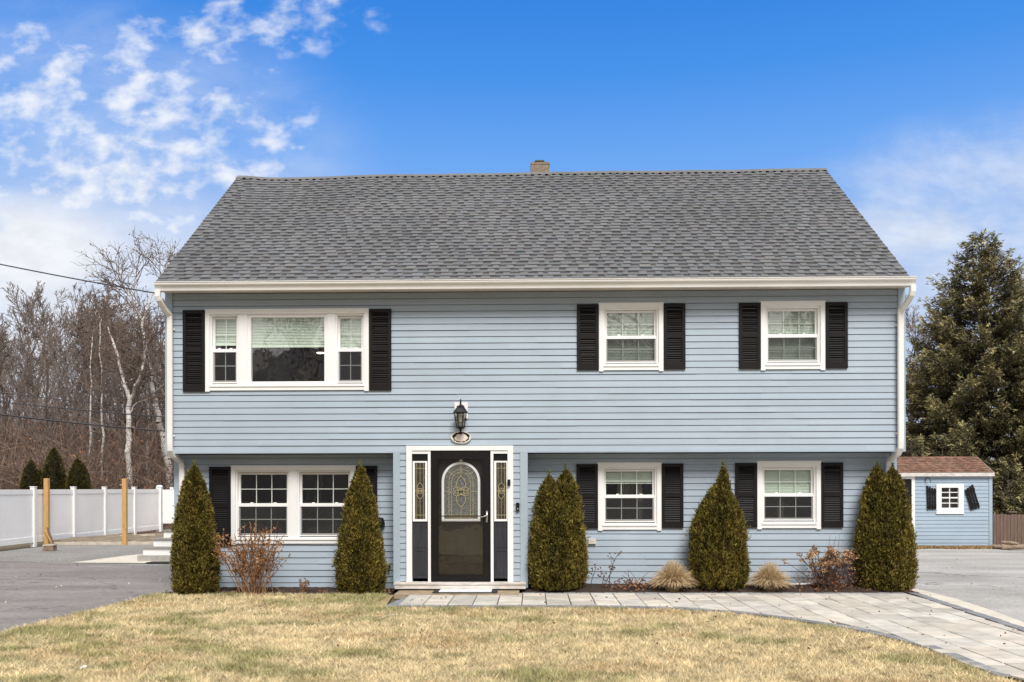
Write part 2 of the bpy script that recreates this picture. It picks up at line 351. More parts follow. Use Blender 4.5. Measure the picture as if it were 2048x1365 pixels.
# ------------------------------------------------------------------ world and sun
SUN_EL, SUN_AZ = 50., 164.          # azimuth clockwise from +Y
def build_world():
    w = bpy.data.worlds.new('World'); S.world = w; w.use_nodes = True
    nt = w.node_tree; L = nt.links; bg = nt.nodes['Background']
    sky = node(nt, 'ShaderNodeTexSky'); sky.sky_type = 'NISHITA'; sky.sun_disc = False
    sky.sun_elevation = R(SUN_EL); sky.sun_rotation = R(SUN_AZ); sky.altitude = 50; sky.air_density = 1.; sky.dust_density = .6; sky.ozone_density = 2.
    tc = node(nt, 'ShaderNodeTexCoord'); sp = node(nt, 'ShaderNodeSeparateXYZ'); L.new(tc.outputs['Generated'], sp.inputs[0])
    def mth(op, a, b=None, clamp=False):
        n = node(nt, 'ShaderNodeMath', operation=op, use_clamp=clamp)
        for i, v in enumerate((a, b)):
            if v is None: continue
            if isinstance(v, (int, float)): n.inputs[i].default_value = v
            else: L.new(v, n.inputs[i])
        return n.outputs[0]
    def smooth(v, a, b, lo=0., hi=1.):
        n = node(nt, 'ShaderNodeMapRange', interpolation_type='SMOOTHSTEP'); L.new(v, n.inputs[0])
        n.inputs[1].default_value = a; n.inputs[2].default_value = b; n.inputs[3].default_value = lo; n.inputs[4].default_value = hi
        return n.outputs[0]
    X, Y, Z = sp.outputs
    el = Z                                    # sine of elevation
    rp = node(nt, 'ShaderNodeValToRGB'); L.new(mth('MAXIMUM', el, 0.), rp.inputs[0])
    e = rp.color_ramp.elements
    stops = [(0., lin(205, 214, 236)), (.16, lin(188, 208, 243)), (.25, lin(150, 190, 246)), (.33, lin(112, 173, 250)), (.41, lin(70, 150, 242)), (.48, lin(46, 134, 231)), (.8, lin(20, 95, 195))]
    e[0].position, e[0].color = stops[0][0], (*stops[0][1], 1); e[1].position, e[1].color = stops[-1][0], (*stops[-1][1], 1)
    for p, c in stops[1:-1]:
        q = e.new(p); q.color = (*c, 1)
    sc = node(nt, 'ShaderNodeVectorMath', operation='SCALE'); L.new(rp.outputs[0], sc.inputs[0]); sc.inputs['Scale'].default_value = 10.
    mx = node(nt, 'ShaderNodeMixRGB'); mx.inputs[0].default_value = .9; L.new(sky.outputs[0], mx.inputs[1]); L.new(sc.outputs[0], mx.inputs[2])
    # clouds in direction space
    yy = mth('MAXIMUM', Y, .25); u = mth('DIVIDE', X, yy); v = mth('DIVIDE', Z, yy)
    zz = mth('ADD', mth('MAXIMUM', Z, 0.), .10)
    cb = node(nt, 'ShaderNodeCombineXYZ'); L.new(mth('DIVIDE', X, zz), cb.inputs[0]); L.new(mth('DIVIDE', Y, zz), cb.inputs[1])
    def noise(scale, detail, rough, dist=0., loc=(0,0,0), src=None, stretch=(1,1,1)):
        mp = node(nt, 'ShaderNodeMapping'); mp.inputs['Location'].default_value = loc; mp.inputs['Scale'].default_value = stretch
        L.new(src or cb.outputs[0], mp.inputs[0])
        n = node(nt, 'ShaderNodeTexNoise'); n.inputs['Scale'].default_value = scale; n.inputs['Detail'].default_value = detail
        n.inputs['Roughness'].default_value = rough; n.inputs['Distortion'].default_value = dist; L.new(mp.outputs[0], n.inputs['Vector']); return n.outputs[0]
    uv = node(nt, 'ShaderNodeCombineXYZ'); L.new(u, uv.inputs[0]); L.new(v, uv.inputs[1])
    def blob(cu, cv, ru, rv, tilt=0.):
        du = mth('SUBTRACT', u, cu); dv = mth('SUBTRACT', v, cv)
        dv = mth('ADD', dv, mth('MULTIPLY', du, tilt))
        d2 = mth('ADD', mth('POWER', mth('DIVIDE', du, ru), 2.), mth('POWER', mth('DIVIDE', dv, rv), 2.))
        return smooth(d2, 0., 1.6, 1., 0.)
    n_puff = noise(25., 6., .52, .1, (3.1, 1.7, 0), uv.outputs[0], (1., 1.5, 1))
    n_big = noise(5., 6., .55, .1, (7.7, 2.2, 0), uv.outputs[0], (1, 1.6, 1))
    n_wisp = noise(4., 8., .62, .5, (1.7, 5.2, 0), uv.outputs[0], (1, 2.2, 1))
    reg = mth('ADD', blob(-.46, .39, .24, .13, .12), mth('MULTIPLY', blob(-.30, .52, .14, .05), .75), True)
    puff = smooth(mth('ADD', mth('MULTIPLY', n_puff, .72), mth('ADD', mth('MULTIPLY', n_big, .30), mth('MULTIPLY', reg, .27))), .61, .95)
    puff = mth('MULTIPLY', puff, smooth(reg, .02, .35))
    low = mth('MULTIPLY', blob(-.58, .26, .17, .075), smooth(n_big, .28, .50))
    hazeL = mth('MULTIPLY', blob(-.5, .17, .5, .17), smooth(n_wisp, .30, .72, .35, .95))
    hazeR = mth('MULTIPLY', blob(.56, .29, .30, .12, -.1), smooth(n_wisp, .36, .72, .12, .9))
    front = smooth(Y, .15, .5)
    veil = mth('MULTIPLY', blob(-.46, .38, .26, .16, .12), smooth(n_wisp, .3, .7, .08, .42))
    puff = mth('MAXIMUM', puff, veil)
    cl = mth('MULTIPLY', mth('MAXIMUM', mth('MAXIMUM', puff, low), mth('MAXIMUM', hazeL, hazeR)), front)
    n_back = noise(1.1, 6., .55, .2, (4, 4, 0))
    back = mth('MULTIPLY', mth('MAXIMUM', smooth(Y, .74, .40), smooth(Z, .50, .66)), smooth(n_back, .28, .55, .62, 1.))  # unseen white cloud added behind the camera and overhead for neutral fill light
    m2 = node(nt, 'ShaderNodeMixRGB'); L.new(mth('MULTIPLY', cl, .93), m2.inputs[0]); L.new(mx.outputs[0], m2.inputs[1])
    shade = smooth(n_puff, .35, .65, .90, 1.); cc = node(nt, 'ShaderNodeVectorMath', operation='SCALE'); cc.inputs[0].default_value = (9.5, 9.65, 9.95); L.new(shade, cc.inputs['Scale'])
    L.new(cc.outputs[0], m2.inputs[2])
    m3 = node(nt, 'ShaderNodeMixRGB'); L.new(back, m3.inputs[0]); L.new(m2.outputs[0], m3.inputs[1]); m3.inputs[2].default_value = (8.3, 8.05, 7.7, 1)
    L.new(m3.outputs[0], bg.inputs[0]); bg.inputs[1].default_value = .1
    ld = bpy.data.lights.new('sun', 'SUN'); ld.energy = 4.0; ld.angle = R(24); ld.color = (1, .975, .935)
    lo = bpy.data.objects.new('sun', ld); COL.objects.link(lo)
    d = Vector((math.sin(R(SUN_AZ))*math.cos(R(SUN_EL)), math.cos(R(SUN_AZ))*math.cos(R(SUN_EL)), math.sin(R(SUN_EL))))
    lo.rotation_euler = d.to_track_quat('Z', 'Y').to_euler(); lo.location = (-10, -25, 30)
build_world()
S.view_settings.view_transform = 'Standard'; S.view_settings.look = 'None'; S.view_settings.exposure = 0
S.cycles.max_bounces = 8; S.cycles.transparent_max_bounces = 16

# ------------------------------------------------------------------ ground, drives, lawn, walk
def sheet(name, pts, z, m):
    mb = MB(); mb.nofix = True; mb.add([(x, y, z) for x, y in pts], [tuple(range(len(pts)))]); o = mb.build(name, m); tag(o, kind='structure'); return o
sheet('ground', [(-300, -300), (300, -300), (300, 400), (-300, 400)], -.04, MT['ground'])
XL = -5.98                     # left driveway edge
gp = lambda px, py: (PZ(px, py).x, PZ(px, py).y)
edge = [gp(340, 1181), gp(270, 1200), gp(176, 1222), gp(90, 1243), gp(0, 1270)]
lx = sum(p[0] for p in edge)/5
def wob(y, a=.05, s=1.3): return a*(float(vnoise(np.array([y*s+5.]), np.array([3.3]))[0])-.5)*2
# left driveway (asphalt) with a slightly ragged edge
edge_pts = [(np.interp(y, [e[1] for e in edge][::-1], [e[0] for e in edge][::-1])+wob(y), y) for y in np.linspace(.1, -24, 90)]
sheet('driveway', [(-5.6, .4), (-5.6, 4.2), (-16.5, 10.8), (-16.5, -24)]+edge_pts[::-1], -.012, MT['asphalt'])
sheet('gravel_yard', [(-5.7, 4.0), (-5.7, 13.2), (-14.2, 13.2), (-14.2, 7)], -.0085, MT['gravel'])
a0, a1, a2, a3 = gp(142, 1126), gp(285, 1127), gp(298, 1108), gp(252, 1112)
sheet('concrete_pad', [a0, a1, (a1[0]+2, a1[1]), (a2[0]+2, a2[1]), a2, a3], .004, MT['pale_concrete'])
# right driveway
sheet('driveway', [(6.0, -24), (40, -24), (40, 10.5), (5.9, 10.5), (5.9, .4)], -.012, MT['asphalt_r'])
# walk outline
low_px = [(790, 1217), (1040, 1217), (1228, 1218), (1348, 1221), (1468, 1229), (1588, 1244), (1708, 1263), (1829, 1292), (1949, 1336), (2003, 1361)]
low = [gp(*p) for p in low_px]
lxs = [p[0] for p in low]; lys = [p[1] for p in low]
slope_end = (lys[-1]-lys[-2])/(lxs[-1]-lxs[-2])
lxs.append(lxs[-1]+1.2); lys.append(lys[-1]-3.4)
def ylow(x): return float(np.interp(x, lxs, lys))
yhi = gp(1300, 1189)[1]        # house-side edge of the walk
def xright(y): return float(np.interp(y, [-6, -3.27, .68], [5.5, 5.72, 5.99]))
# pale strip beside walk
pr = [gp(1829, 1177), gp(1870, 1187), gp(1911, 1199), gp(1985, 1222), gp(2048, 1246), gp(2130, 1285)]
wl = [(x+wob(y, .05, 3), y) for x, y in pr]
ys_ = np.linspace(.52, -6.4, 60); wx_ = np.interp(ys_, [p[1] for p in wl][::-1], [p[0] for p in wl][::-1]); n_ = len(ys_)
o = np_obj('curb_strip', [(xright(y)-.02, y, .006) for y in ys_]+[(x, y, .006) for x, y in zip(wx_, ys_)], [(k, k+1, n_+k+1, n_+k) for k in range(n_-1)], MT['pale_concrete']); tag(o, kind='structure')
# walk base (joints) + pavers
xs = np.linspace(low[0][0], lxs[-1], 60)
base = [(x, ylow(x)+.01) for x in xs if ylow(x) > -6.6]
sheet('path', base+[(xright(-6.5), -6.5), (xright(yhi), yhi), (low[0][0]+.25, yhi)], .008, MT['joint'])
def clip_poly(poly, n, d):     # keep n.p <= d
    out = []
    for i in range(len(poly)):
        a, b = poly[i], poly[(i+1) % len(poly)]; da = n[0]*a[0]+n[1]*a[1]-d; db = n[0]*b[0]+n[1]*b[1]-d
        if da <= 0: out.append(a)
        if (da < 0) != (db < 0):
            t = da/(da-db); out.append((a[0]+(b[0]-a[0])*t, a[1]+(b[1]-a[1])*t))
    return out
pv = MB(); BW = .14
def paver(poly, col, z0=.009, z1=.03):
    if len(poly) < 3: return
    ar = abs(sum(poly[i][0]*poly[(i+1) % len(poly)][1]-poly[(i+1) % len(poly)][0]*poly[i][1] for i in range(len(poly))))/2
    if ar < .006: return
    cx = sum(p[0] for p in poly)/len(poly); cy = sum(p[1] for p in poly)/len(poly); zz = z1+random.uniform(-.003, .003)
    tilt = random.uniform(-.008, .008)
    n = len(poly); ins = [(p[0]+(cx-p[0])*.02, p[1]+(cy-p[1])*.02) for p in poly]
    pv.cur = col
    vs = [(*p, z0) for p in poly]+[(*p, zz-.006+tilt*(p[0]-cx)) for p in poly]+[(*p, zz+tilt*(p[0]-cx)) for p in ins]
    fs = [(i, (i+1) % n, n+(i+1) % n, n+i) for i in range(n)]+[(n+i, n+(i+1) % n, 2*n+(i+1) % n, 2*n+i) for i in range(n)]+[tuple(range(2*n, 3*n))]
    pv.add(vs, fs)
def pcol():
    b = random.choice([.47, .50, .53, .44, .40, .56]); t = random.uniform(-.022, .03)
    return (b*(1.05+t), b*(.975), b*(.875-t))
x = low[0][0]+.02
while x < 6.1:
    w = .345; y = yhi+random.uniform(-.02, .5)-.0
    while y > -6.6:
        ln = random.choice([.42, .55, .62, .33]); g = .0095
        gx = random.uniform(.0045, .0075); g = .013; poly = [(x+gx, y-ln+g), (x+w-gx, y-ln+g), (x+w-gx, y-g), (x+gx, y-g)]
        poly = clip_poly(poly, (0, 1), yhi-.13)
        xm = x+w/2; s = (ylow(xm+.15)-ylow(xm-.15))/.3; nl = math.hypot(s, 1)
        poly = clip_poly(poly, (s, -1), -(ylow(xm)+BW*nl-s*xm)) if poly else poly
        if poly:
            ym = (poly[0][1]); poly = clip_poly(poly, (1, 0), min(xright(y), xright(y-ln))-BW-.01)
        if poly: paver(poly, pcol())
        y -= ln
    x += w
def bcol(): b = random.uniform(.17, .25); return (b*.98, b, b*1.06)
# border soldiers along the curve, right edge and house side
cxs = np.linspace(low[0][0], lxs[-1], 900); cys = np.array([ylow(v) for v in cxs]); arc_ = np.concatenate([[0], np.cumsum(np.hypot(np.diff(cxs), np.diff(cys)))])
t = 0.
while t < arc_[-1]-.25:
    ax, bx = np.interp([t+.006, t+.204], arc_, cxs); ay, by = np.interp([t+.006, t+.204], arc_, cys); t += .21
    if by < -6.6: break
    l_ = math.hypot(bx-ax, by-ay); nx, ny = -(by-ay)/l_, (bx-ax)/l_
    paver([(ax, ay), (bx, by), (bx+nx*BW*.93, by+ny*BW*.93), (ax+nx*BW*.93, ay+ny*BW*.93)], bcol())
y = yhi
while y > -6.5:
    paver([(xright(y)-BW, y-.20), (xright(y), y-.20), (xright(y), y-.008), (xright(y)-BW, y-.008)], bcol()); y -= .21
x = gp(1045, 1189)[0]
while x < xright(yhi)-.2:
    paver([(x, yhi-.12), (x+.2, yhi-.12), (x+.2, yhi), (x, yhi)], bcol()); x += .21
# slate corner at the left end
c0 = low[0]
paver([(c0[0]-.16, c0[1]+.01), (c0[0]+.06, c0[1]+.01), (c0[0]+.27, yhi-.13), (c0[0]+.06, yhi-.1)], (.22, .235, .26))
o = pv.build('paving', MT['paver'], col=True); tag(o, kind='structure')

n = 240; x = np.concatenate([rng.uniform(-14, -6.1, 160), rng.uniform(6.5, 14, 80)]); y = rng.uniform(-5, 9, n); P = np.stack([x, y, np.full(n, -.004)], 1)
V, Fc = sprays(P, rng.normal(size=(n, 3))*np.array([1, 1, .5])+np.array([0, 0, .3]), rng.uniform(.02, .05, n), .03); o = np_obj('pebbles', V, Fc, MT['leaf'], C=np.repeat(np.array([.55, .5, .44])*rng.uniform(.3, 1.2, (n, 1)), 4, 0)); tag(o, 'pale grit and pebbles scattered over both asphalt drives', 'pebbles', kind='stuff')
# door pad
q = [PZ(791, 1189, .04), PZ(1038, 1188, .04)]
mb = MB(); mb.box(q[0].x-.02, q[1].x, q[0].y, -.01, -.03, .04); o = mb.build('doorstep_slab', MT['concrete']); tag(o, kind='structure')

# mulch beds: shallow mounds
def bed(x0, x1, y0, y1, zf, zb, name='mulch_bed'):
    nx, ny = int((x1-x0)/.06), 14; V = []; Fc = []
    for j in range(ny+1):
        for i in range(nx+1):
            u, v = i/nx, j/ny; x = x0+(x1-x0)*u; y = y0+(y1-y0)*v
            y += (1-v)*.05*(float(vnoise(np.array([x*2.2]), np.array([9.]))[0])-.5)
            e = min(1, min(u, 1-u)*nx/5)
            z = zf+(zb-zf)*v**.7*e+random.uniform(-.012, .012)+.02*math.sin(math.pi*v)*e
            V.append((x, y, z))
    for j in range(ny):
        for i in range(nx): k = j*(nx+1)+i; Fc.append((k, k+1, k+nx+2, k+nx+1))
    o = np_obj(name, V, Fc, MT['mulch']); tag(o, kind='structure'); return o
bl0, br0 = gp(352, 1184)[0]-.1, gp(789, 1184)[0]
bed(bl0, br0-.03, gp(550, 1191)[1], .40, -.02, .04)
bed(gp(1040, 1189)[0]+.03, 6.0, yhi+.005, .42, .02, .10)

# lawn soil and blades
lawn_poly = [(edge_pts[i][0]+.02, edge_pts[i][1]) for i in range(0, 90, 2)]
left_edge_x = lambda y: np.interp(y, [p[1] for p in edge_pts][::-1], [p[0] for p in edge_pts][::-1])
mul_y = gp(550, 1191)[1]
lawn_top = [(-5.75, mul_y+.10), (br0+.05, mul_y+.06), (low[0][0]-.15, low[0][1])]
lawn_rt = [(x, ylow(x)-.004) for x in np.linspace(low[0][0], lxs[-1], 60) if ylow(x) > -7] + [(lxs[-1]+.1, -9), (6.2, -24)]
sheet('lawn', [p for p in lawn_poly if p[1] < mul_y][::-1]+lawn_top+lawn_rt, .0, MT['soil'])
def in_lawn(x, y):
    ok = (x > left_edge_x(y)+.0) & (y < mul_y+.07)
    yl = np.interp(x, lxs, lys); ok &= (x < low[0][0]-.12) | (y < yl-.02+.05*vnoise(x*7., y*7.))
    ok &= ~((x > br0-.02) & (x < low[0][0]+.1) & (y > low[0][1]+.0))
    return ok
def lawn_blades():
    N = 850000
    d = 6.9+8.2*rng.random(N)**1.15                     # nearer is denser
    y = -14.5+d; x = rng.uniform(-1, 1, N)*(d*.60+.6)
    ok = in_lawn(x, y); x = x[ok]; y = y[ok]; n = len(x)
    pat = fbm(x*.45+3, y*.7+8, 4); fine = fbm(x*2.6+40, y*3.4+9, 3); tuft = fbm(x*15+2, y*15+77, 3)
    gl = np.clip((x+1.0)/-6., -.3, 1)                   # greener to the left
    near = np.clip((y+2.4)/1.6, 0, 1)
    g = np.clip((pat-.53)*2.2+(fine-.5)*2.6+.07+.34*gl+.10*near*(x < 0), 0, 1)
    g = np.clip(g+rng.normal(0, .33, n), 0, 1)[:, None]
    straw = np.array([.70, .565, .35])*(rng.uniform(.62, 1.2, n)[:, None]); pale = np.array([.82, .69, .46])
    straw = np.where(rng.random(n)[:, None] < .25, pale*rng.uniform(.8, 1.1, n)[:, None], straw)
    straw = np.where((fbm(x*1.1+70, y*1.6+20, 3)[:, None] > .62) & (rng.random(n)[:, None] < .5), straw*np.array([.72, .62, .55]), straw)
    green = np.array([.30, .29, .125])*rng.uniform(.6, 1.25, n)[:, None]
    C = straw*(1-g)+green*g
    C *= (.40+1.5*tuft)[:, None]; C *= (.80+.42*fbm(x*5+9, y*6+5, 3))[:, None]
    h = (.018+.030*rng.random(n))*(.35+1.3*tuft)*(1+.35*g[:, 0]); a = rng.uniform(0, 2*np.pi, n); lean = rng.uniform(.25, 1.7, n)*h
    w = rng.uniform(.002, .0048, n)*(1+(d[ok]-7)*.03)
    az = rng.uniform(0, 2*np.pi, n)
    B = np.stack([x, y, np.full(n, -.004)], 1); s = np.stack([np.cos(a), np.sin(a), 0*a], 1)*w[:, None]
    T = B+np.stack([np.cos(az)*lean, np.sin(az)*lean, h], 1)
    V = np.stack([B-s, B+s, T], 1).reshape(-1, 3); Fc = np.arange(n)[:, None]*3+np.arange(3)[None]
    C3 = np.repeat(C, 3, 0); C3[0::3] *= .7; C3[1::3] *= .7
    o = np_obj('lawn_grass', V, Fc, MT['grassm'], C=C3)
    tag(o, 'short winter lawn of straw coloured grass with green patches', 'grass', kind='stuff')
lawn_blades()

# hillside beyond the fence and behind
def hill():
    nx, ny = 90, 60; V = []; Fc = []
    X = np.linspace(-110, 110, nx+1); Y = np.linspace(12.8, 150, ny+1)
    XX, YY = np.meshgrid(X, Y)
    side = np.clip((-XX-4)/8, 0, 1)
    Zl = np.clip((YY-22)/40, 0, 1)**1.1*3.6+np.clip((YY-60)/60, 0, 1)*4
    Zr = np.clip((YY-26)/60, 0, 1)*1.5
    ZZ = -.045+Zl*side+Zr*(1-side)+(fbm(XX*.25+50, YY*.25+50, 3)-.5)*1.0*np.clip((YY-18)/10, 0, 1)
    V = np.stack([XX, YY, ZZ], -1).reshape(-1, 3)
    Fc = [(j*(nx+1)+i, j*(nx+1)+i+1, (j+1)*(nx+1)+i+1, (j+1)*(nx+1)+i) for j in range(ny) for i in range(nx)]
    o = np_obj('hillside', V, Fc, MT['litter'], smooth=True); tag(o, kind='structure')
hill()
def hill_z(x, y):
    side = min(1, max(0, (-x-4)/8)); zl = min(1, max(0, (y-22)/40))**1.1*3.6+min(1, max(0, (y-60)/60))*4; zr = min(1, max(0, (y-26)/60))*1.5
    return -.045+zl*side+zr*(1-side)+(float(fbm(np.array([x*.25+50]), np.array([y*.25+50]), 3)[0])-.5)*min(1, max(0, (y-18)/10))

# ------------------------------------------------------------------ the house
HX = 5.86; ZB = 2.235; ZT = 4.78; YL = .34; HD = 7.4; CRS = .1016
house = empty('house', (0, 0, 0), 'two storey blue clapboard house with grey shingle roof and black shutters', 'house')

def siding_mb(mb, x0f, x1f, z0, z1, holes, course=CRS, proud=.014, seam=True, xf=None):
    """clapboards on local plane y=0 facing -y"""
    nz = int(math.ceil((z1-z0)/course-1e-6)); gap = .009
    tmp = MB()
    for k in range(nz):
        a = z0+k*course; b = min(z1, a+course); xa, xb = x0f((a+b)/2), x1f((a+b)/2)
        if xb-xa < .02: continue
        brk = sorted({a, b, *[h for hh in holes for h in hh[2:] if a < h < b]})
        cuts = []
        if seam:
            xx = xa+random.uniform(.6, 3.6)
            while xx < xb: cuts.append(xx); xx += random.choice([3.66, 3.66, 2.4, 1.5])
        for za, zb in zip(brk[:-1], brk[1:]):
            iv = [(xa, xb)]
            for (hx0, hx1, hz0, hz1) in holes:
                if hz0 < (za+zb)/2 < hz1:
                    nv = []
                    for (p, q) in iv:
                        if hx1 <= p or hx0 >= q: nv.append((p, q)); continue
                        if hx0 > p: nv.append((p, hx0))
                        if hx1 < q: nv.append((hx1, q))
                    iv = nv
            for (p, q) in iv:
                pts = [p]+[c for c in cuts if p+.1 < c < q-.1]+[q]
                for s, (m, n) in enumerate(zip(pts[:-1], pts[1:])):
                    pr = proud+.0035*(s % 2)
                    yof = lambda z: -(pr-(pr-.003)*((z-a)/course))
                    zt = zb if zb < b-1e-6 else b-gap
                    zt = max(zt, za+.001)
                    vs = [(m, .03, za), (n, .03, za), (n, yof(za), za), (m, yof(za), za), (m, yof(zt), zt), (n, yof(zt), zt), (n, .03, zt), (m, .03, zt), ]
                    tmp.add(vs, [(0, 1, 2, 3), (3, 2, 5, 4), (4, 5, 6, 7), (3, 4, 7, 0), (1, 6, 5, 2)])
                    if zb >= b-1e-6:
                        tmp.add([(m, .012, zt), (n, .012, zt), (n, .012, b), (m, .012, b)], [(0, 1, 2, 3)])
    if xf is not None: tmp.v = [tuple(xf @ Vector(p)) for p in tmp.v]
    mb.add(tmp.v, tmp.f); return mb

# --- window specs from the photograph (outer casing, pixels)
def rect(x0, y0, x1, y1, yp):
    a, b = PY(x0, y1, yp), PY(x1, y0, yp); return a.x, b.x, a.z, b.z
WIN = [ # px rect, plane, kind, shutters
    ('tri', (412, 618.5, 738, 783.5), 0., [(367.5, 621.5, 411, 784), (739, 619, 783, 781.5)]),
    ('single', (1198, 607, 1326, 743), 0., [(1154, 610, 1197, 741), (1327, 608.5, 1370, 739.5)]),
    ('single', (1521, 603.5, 1649, 741), 0., [(1477.5, 607, 1520, 738.5), (1650, 606, 1694, 737.5)]),
    ('double', (463.5, 932, 712, 1089), YL, [(420, 934, 463, 1092), (712.5, 932, 755, 1090)]),
    ('single', (1196, 926, 1322, 1061), YL, [(1153, 928.5, 1195.5, 1057), (1323, 927.5, 1366, 1056)]),
    ('single', (1514, 923, 1640.5, 1058), YL, [(1470, 926.5, 1513, 1055), (1641, 925.5, 1685, 1055)]),
]
holes_u, holes_l = [], []
def make_sash(mb, x0, x1, z0, z1, w, y0, y1, wb=None): mb.frame(x0, x1, z0, z1, w, y0, y1, wb=wb)
def unit_dh(win, x0, x1, z0, z1, yo, cols, rows, blind, screen, gm, zmid=None, wtop=.05):
    """double hung unit inside the opening x0..x1, z0..z1"""
    yp = yo
    s = MB(); fw = .03
    s.frame(x0, x1, z0, z1, fw, yp-.005, yp+.09)                                    # jamb frame
    xi0, xi1, zi0, zi1 = x0+fw, x1-fw, z0+fw+.01, z1-fw-.005
    zm = zmid if zmid is not None else (zi0+zi1)/2
    sw = .034
    s.frame(xi0, xi1, zm-.02, zi1, sw, yp+.05, yp+.08)                              # upper sash (outer)
    s.frame(xi0, xi1, zi0, zm+.02, sw, yp+.018, yp+.048, wb=.05)
    s.box(xi0, xi1, yp+.012, yp+.018, zm-.018, zm+.018)
    if screen: s.frame(xi0+.002, xi1-.002, zi0+.01, zm-.02, .014, yp+.004, yp+.012)
    for lx_ in (.27, .73):                                                          # sash locks
        xx = xi0+(xi1-xi0)*lx_; s.box(xx-.022, xx+.022, yp+.02, yp+.046, zm+.0205, zm+.034)
    s.build('sash', MT['white'], win)
    for (za, zb, yy) in ((zm+.014, zi1-sw, yp+.066), (zi0+.05, zm-.014, yp+.034)):
        p = MB(); p.nofix = True; xa, xb = xi0+sw, xi1-sw
        p.add([(xa, yy, za), (xb, yy, za), (xb, yy, zb), (xa, yy, zb)], [(0, 1, 2, 3)]); p.build('pane', gm, win)
        g = MB(); t = .007
        for c in range(1, cols): xx = xa+(xb-xa)*c/cols; g.box(xx-t, xx+t, yy+.003, yy+.009, za, zb)
        for r in range(1, rows):
            zz = za+(zb-za)*r/rows
            for c in range(cols):
                x_a, x_b = xa+(xb-xa)*c/cols+(t if c else 0), xa+(xb-xa)*(c+1)/cols-(t if c < cols-1 else 0)
                g.box(x_a, x_b, yy+.003, yy+.009, zz-t, zz+t)
        g.build('grille', MT['white'], win)
    if screen:
        p = MB(); p.nofix = True; xa, xb = xi0+.01, xi1-.01
        p.add([(xa, yp+.008, zi0+.015), (xb, yp+.008, zi0+.015), (xb, yp+.008, zm-.03), (xa, yp+.008, zm-.03)], [(0, 1, 2, 3)]); p.build('insect_screen', MT['screen'], win)
    if blind: blinds(win, xi0-.0, xi1+.0, zi1-(zi1-zi0)*blind, zi1+.02, yp+.105)
def blinds(win, x0, x1, z0, z1, y):
    b = MB(); z = z1
    while z > z0+.03:
        b.add([(x0, y-.006, z-.026), (x1, y-.006, z-.026), (x1, y+.010, z-.002), (x0, y+.010, z-.002)], [(0, 1, 2, 3)]); z -= .0245
    b.box(x0, x1, y-.012, y+.012, z0, z0+.03); b.nofix = True
    b.build('blind', MT['blind'], win)
def make_window(kind, pr, yp, idx):
    x0, x1, z0, z1 = rect(*pr, yp)
    c = MB(); cw = .07; yo = yp-.035
    ix0, ix1, iz0, iz1 = x0+cw, x1-cw, z0+.085, z1-cw
    c.frame(x0, x1, z0+.012, z1, cw, yo, yp+.03, wb=.073)
    c.frame(x0-.012, x1+.012, z0+.012, z1+.012, .012, yp-.02, yp+.029)             # J-channel
    for xx in (x0, x1-cw): c.box(xx, xx+cw, yo-.003, yp+.02, z0-.006, z0+.012)      # casing legs below the sill
    c.box(ix0+.001, ix1-.001, yo-.014, yp+.02, z0+.070, z0+.0985)                   # sill nose
    if kind == 'tri':
        wd = ix1-ix0; f = lambda t: ix0+wd*t
        m0, m1, m2, m3 = f(.188), f(.244), f(.760), f(.812)
        for a, b in ((m0, m1), (m2, m3)): c.box(a, b, yo+.012, yp+.05, iz0+.001, iz1-.001)
        win = c.build('window', MT['white'], house)
        unit_dh(win, ix0, m0, iz0, iz1, yp, 2, 2, .42, True, MT['glass'])
        unit_dh(win, m3, ix1, iz0, iz1, yp, 2, 2, .52, True, MT['glass_bright'])
        s = MB(); s.frame(m1, m2, iz0, iz1, .05, yp-.004, yp+.08, wb=.07); s.build('sash', MT['white'], win)
        p = MB(); p.nofix = True; xa, xb, za, zb, yy = m1+.05, m2-.05, iz0+.07, iz1-.05, yp+.04
        p.add([(xa, yy, za), (xb, yy, za), (xb, yy, zb), (xa, yy, zb)], [(0, 1, 2, 3)]); p.build('pane', MT['glass_bright'], win)
        blinds(win, xa-.02, xb+.02, zb-(zb-za)*.46, zb+.02, yp+.085)
    elif kind == 'double':
        xm = (ix0+ix1)/2; mw = .062
        c.box(xm-mw, xm+mw, yo+.012, yp+.05, iz0+.001, iz1-.001)
        win = c.build('window', MT['white'], house)
        unit_dh(win, ix0, xm-mw, iz0, iz1, yp, 3, 2, 0, True, MT['glass'])
        unit_dh(win, xm+mw, ix1, iz0, iz1, yp, 3, 2, 0, True, MT['glass'])
    else:
        win = c.build('window', MT['white'], house)
        bl = {1: .99, 2: .99, 4: .24, 5: .52}[idx]
        unit_dh(win, ix0, ix1, iz0, iz1, yp, 3, 2, bl, True, MT['glass_bright'] if idx in (1, 2) else MT['glass'])
        if idx == 4:
            k = MB(); k.nofix = True; n = 40; za, zb = iz0, iz1-.1
            P = []
            for i in range(n+1):
                u = i/n; P.append((ix0+(ix1-ix0)*(.30+.45*u), yp+.32+.02*math.sin(u*60), 0))
            for i in range(n): k.add([(P[i][0], P[i][1], za+.5), (P[i+1][0], P[i+1][1], za+.5), (P[i+1][0], P[i+1][1], zb), (P[i][0], P[i][1], zb)], [(0, 1, 2, 3)])
            k.build('curtain', MT['curtain'], win)
    h = (x0+.03, x1-.03, z0+.04, z1-.03)
    (holes_u if yp == 0 else holes_l).append(h)
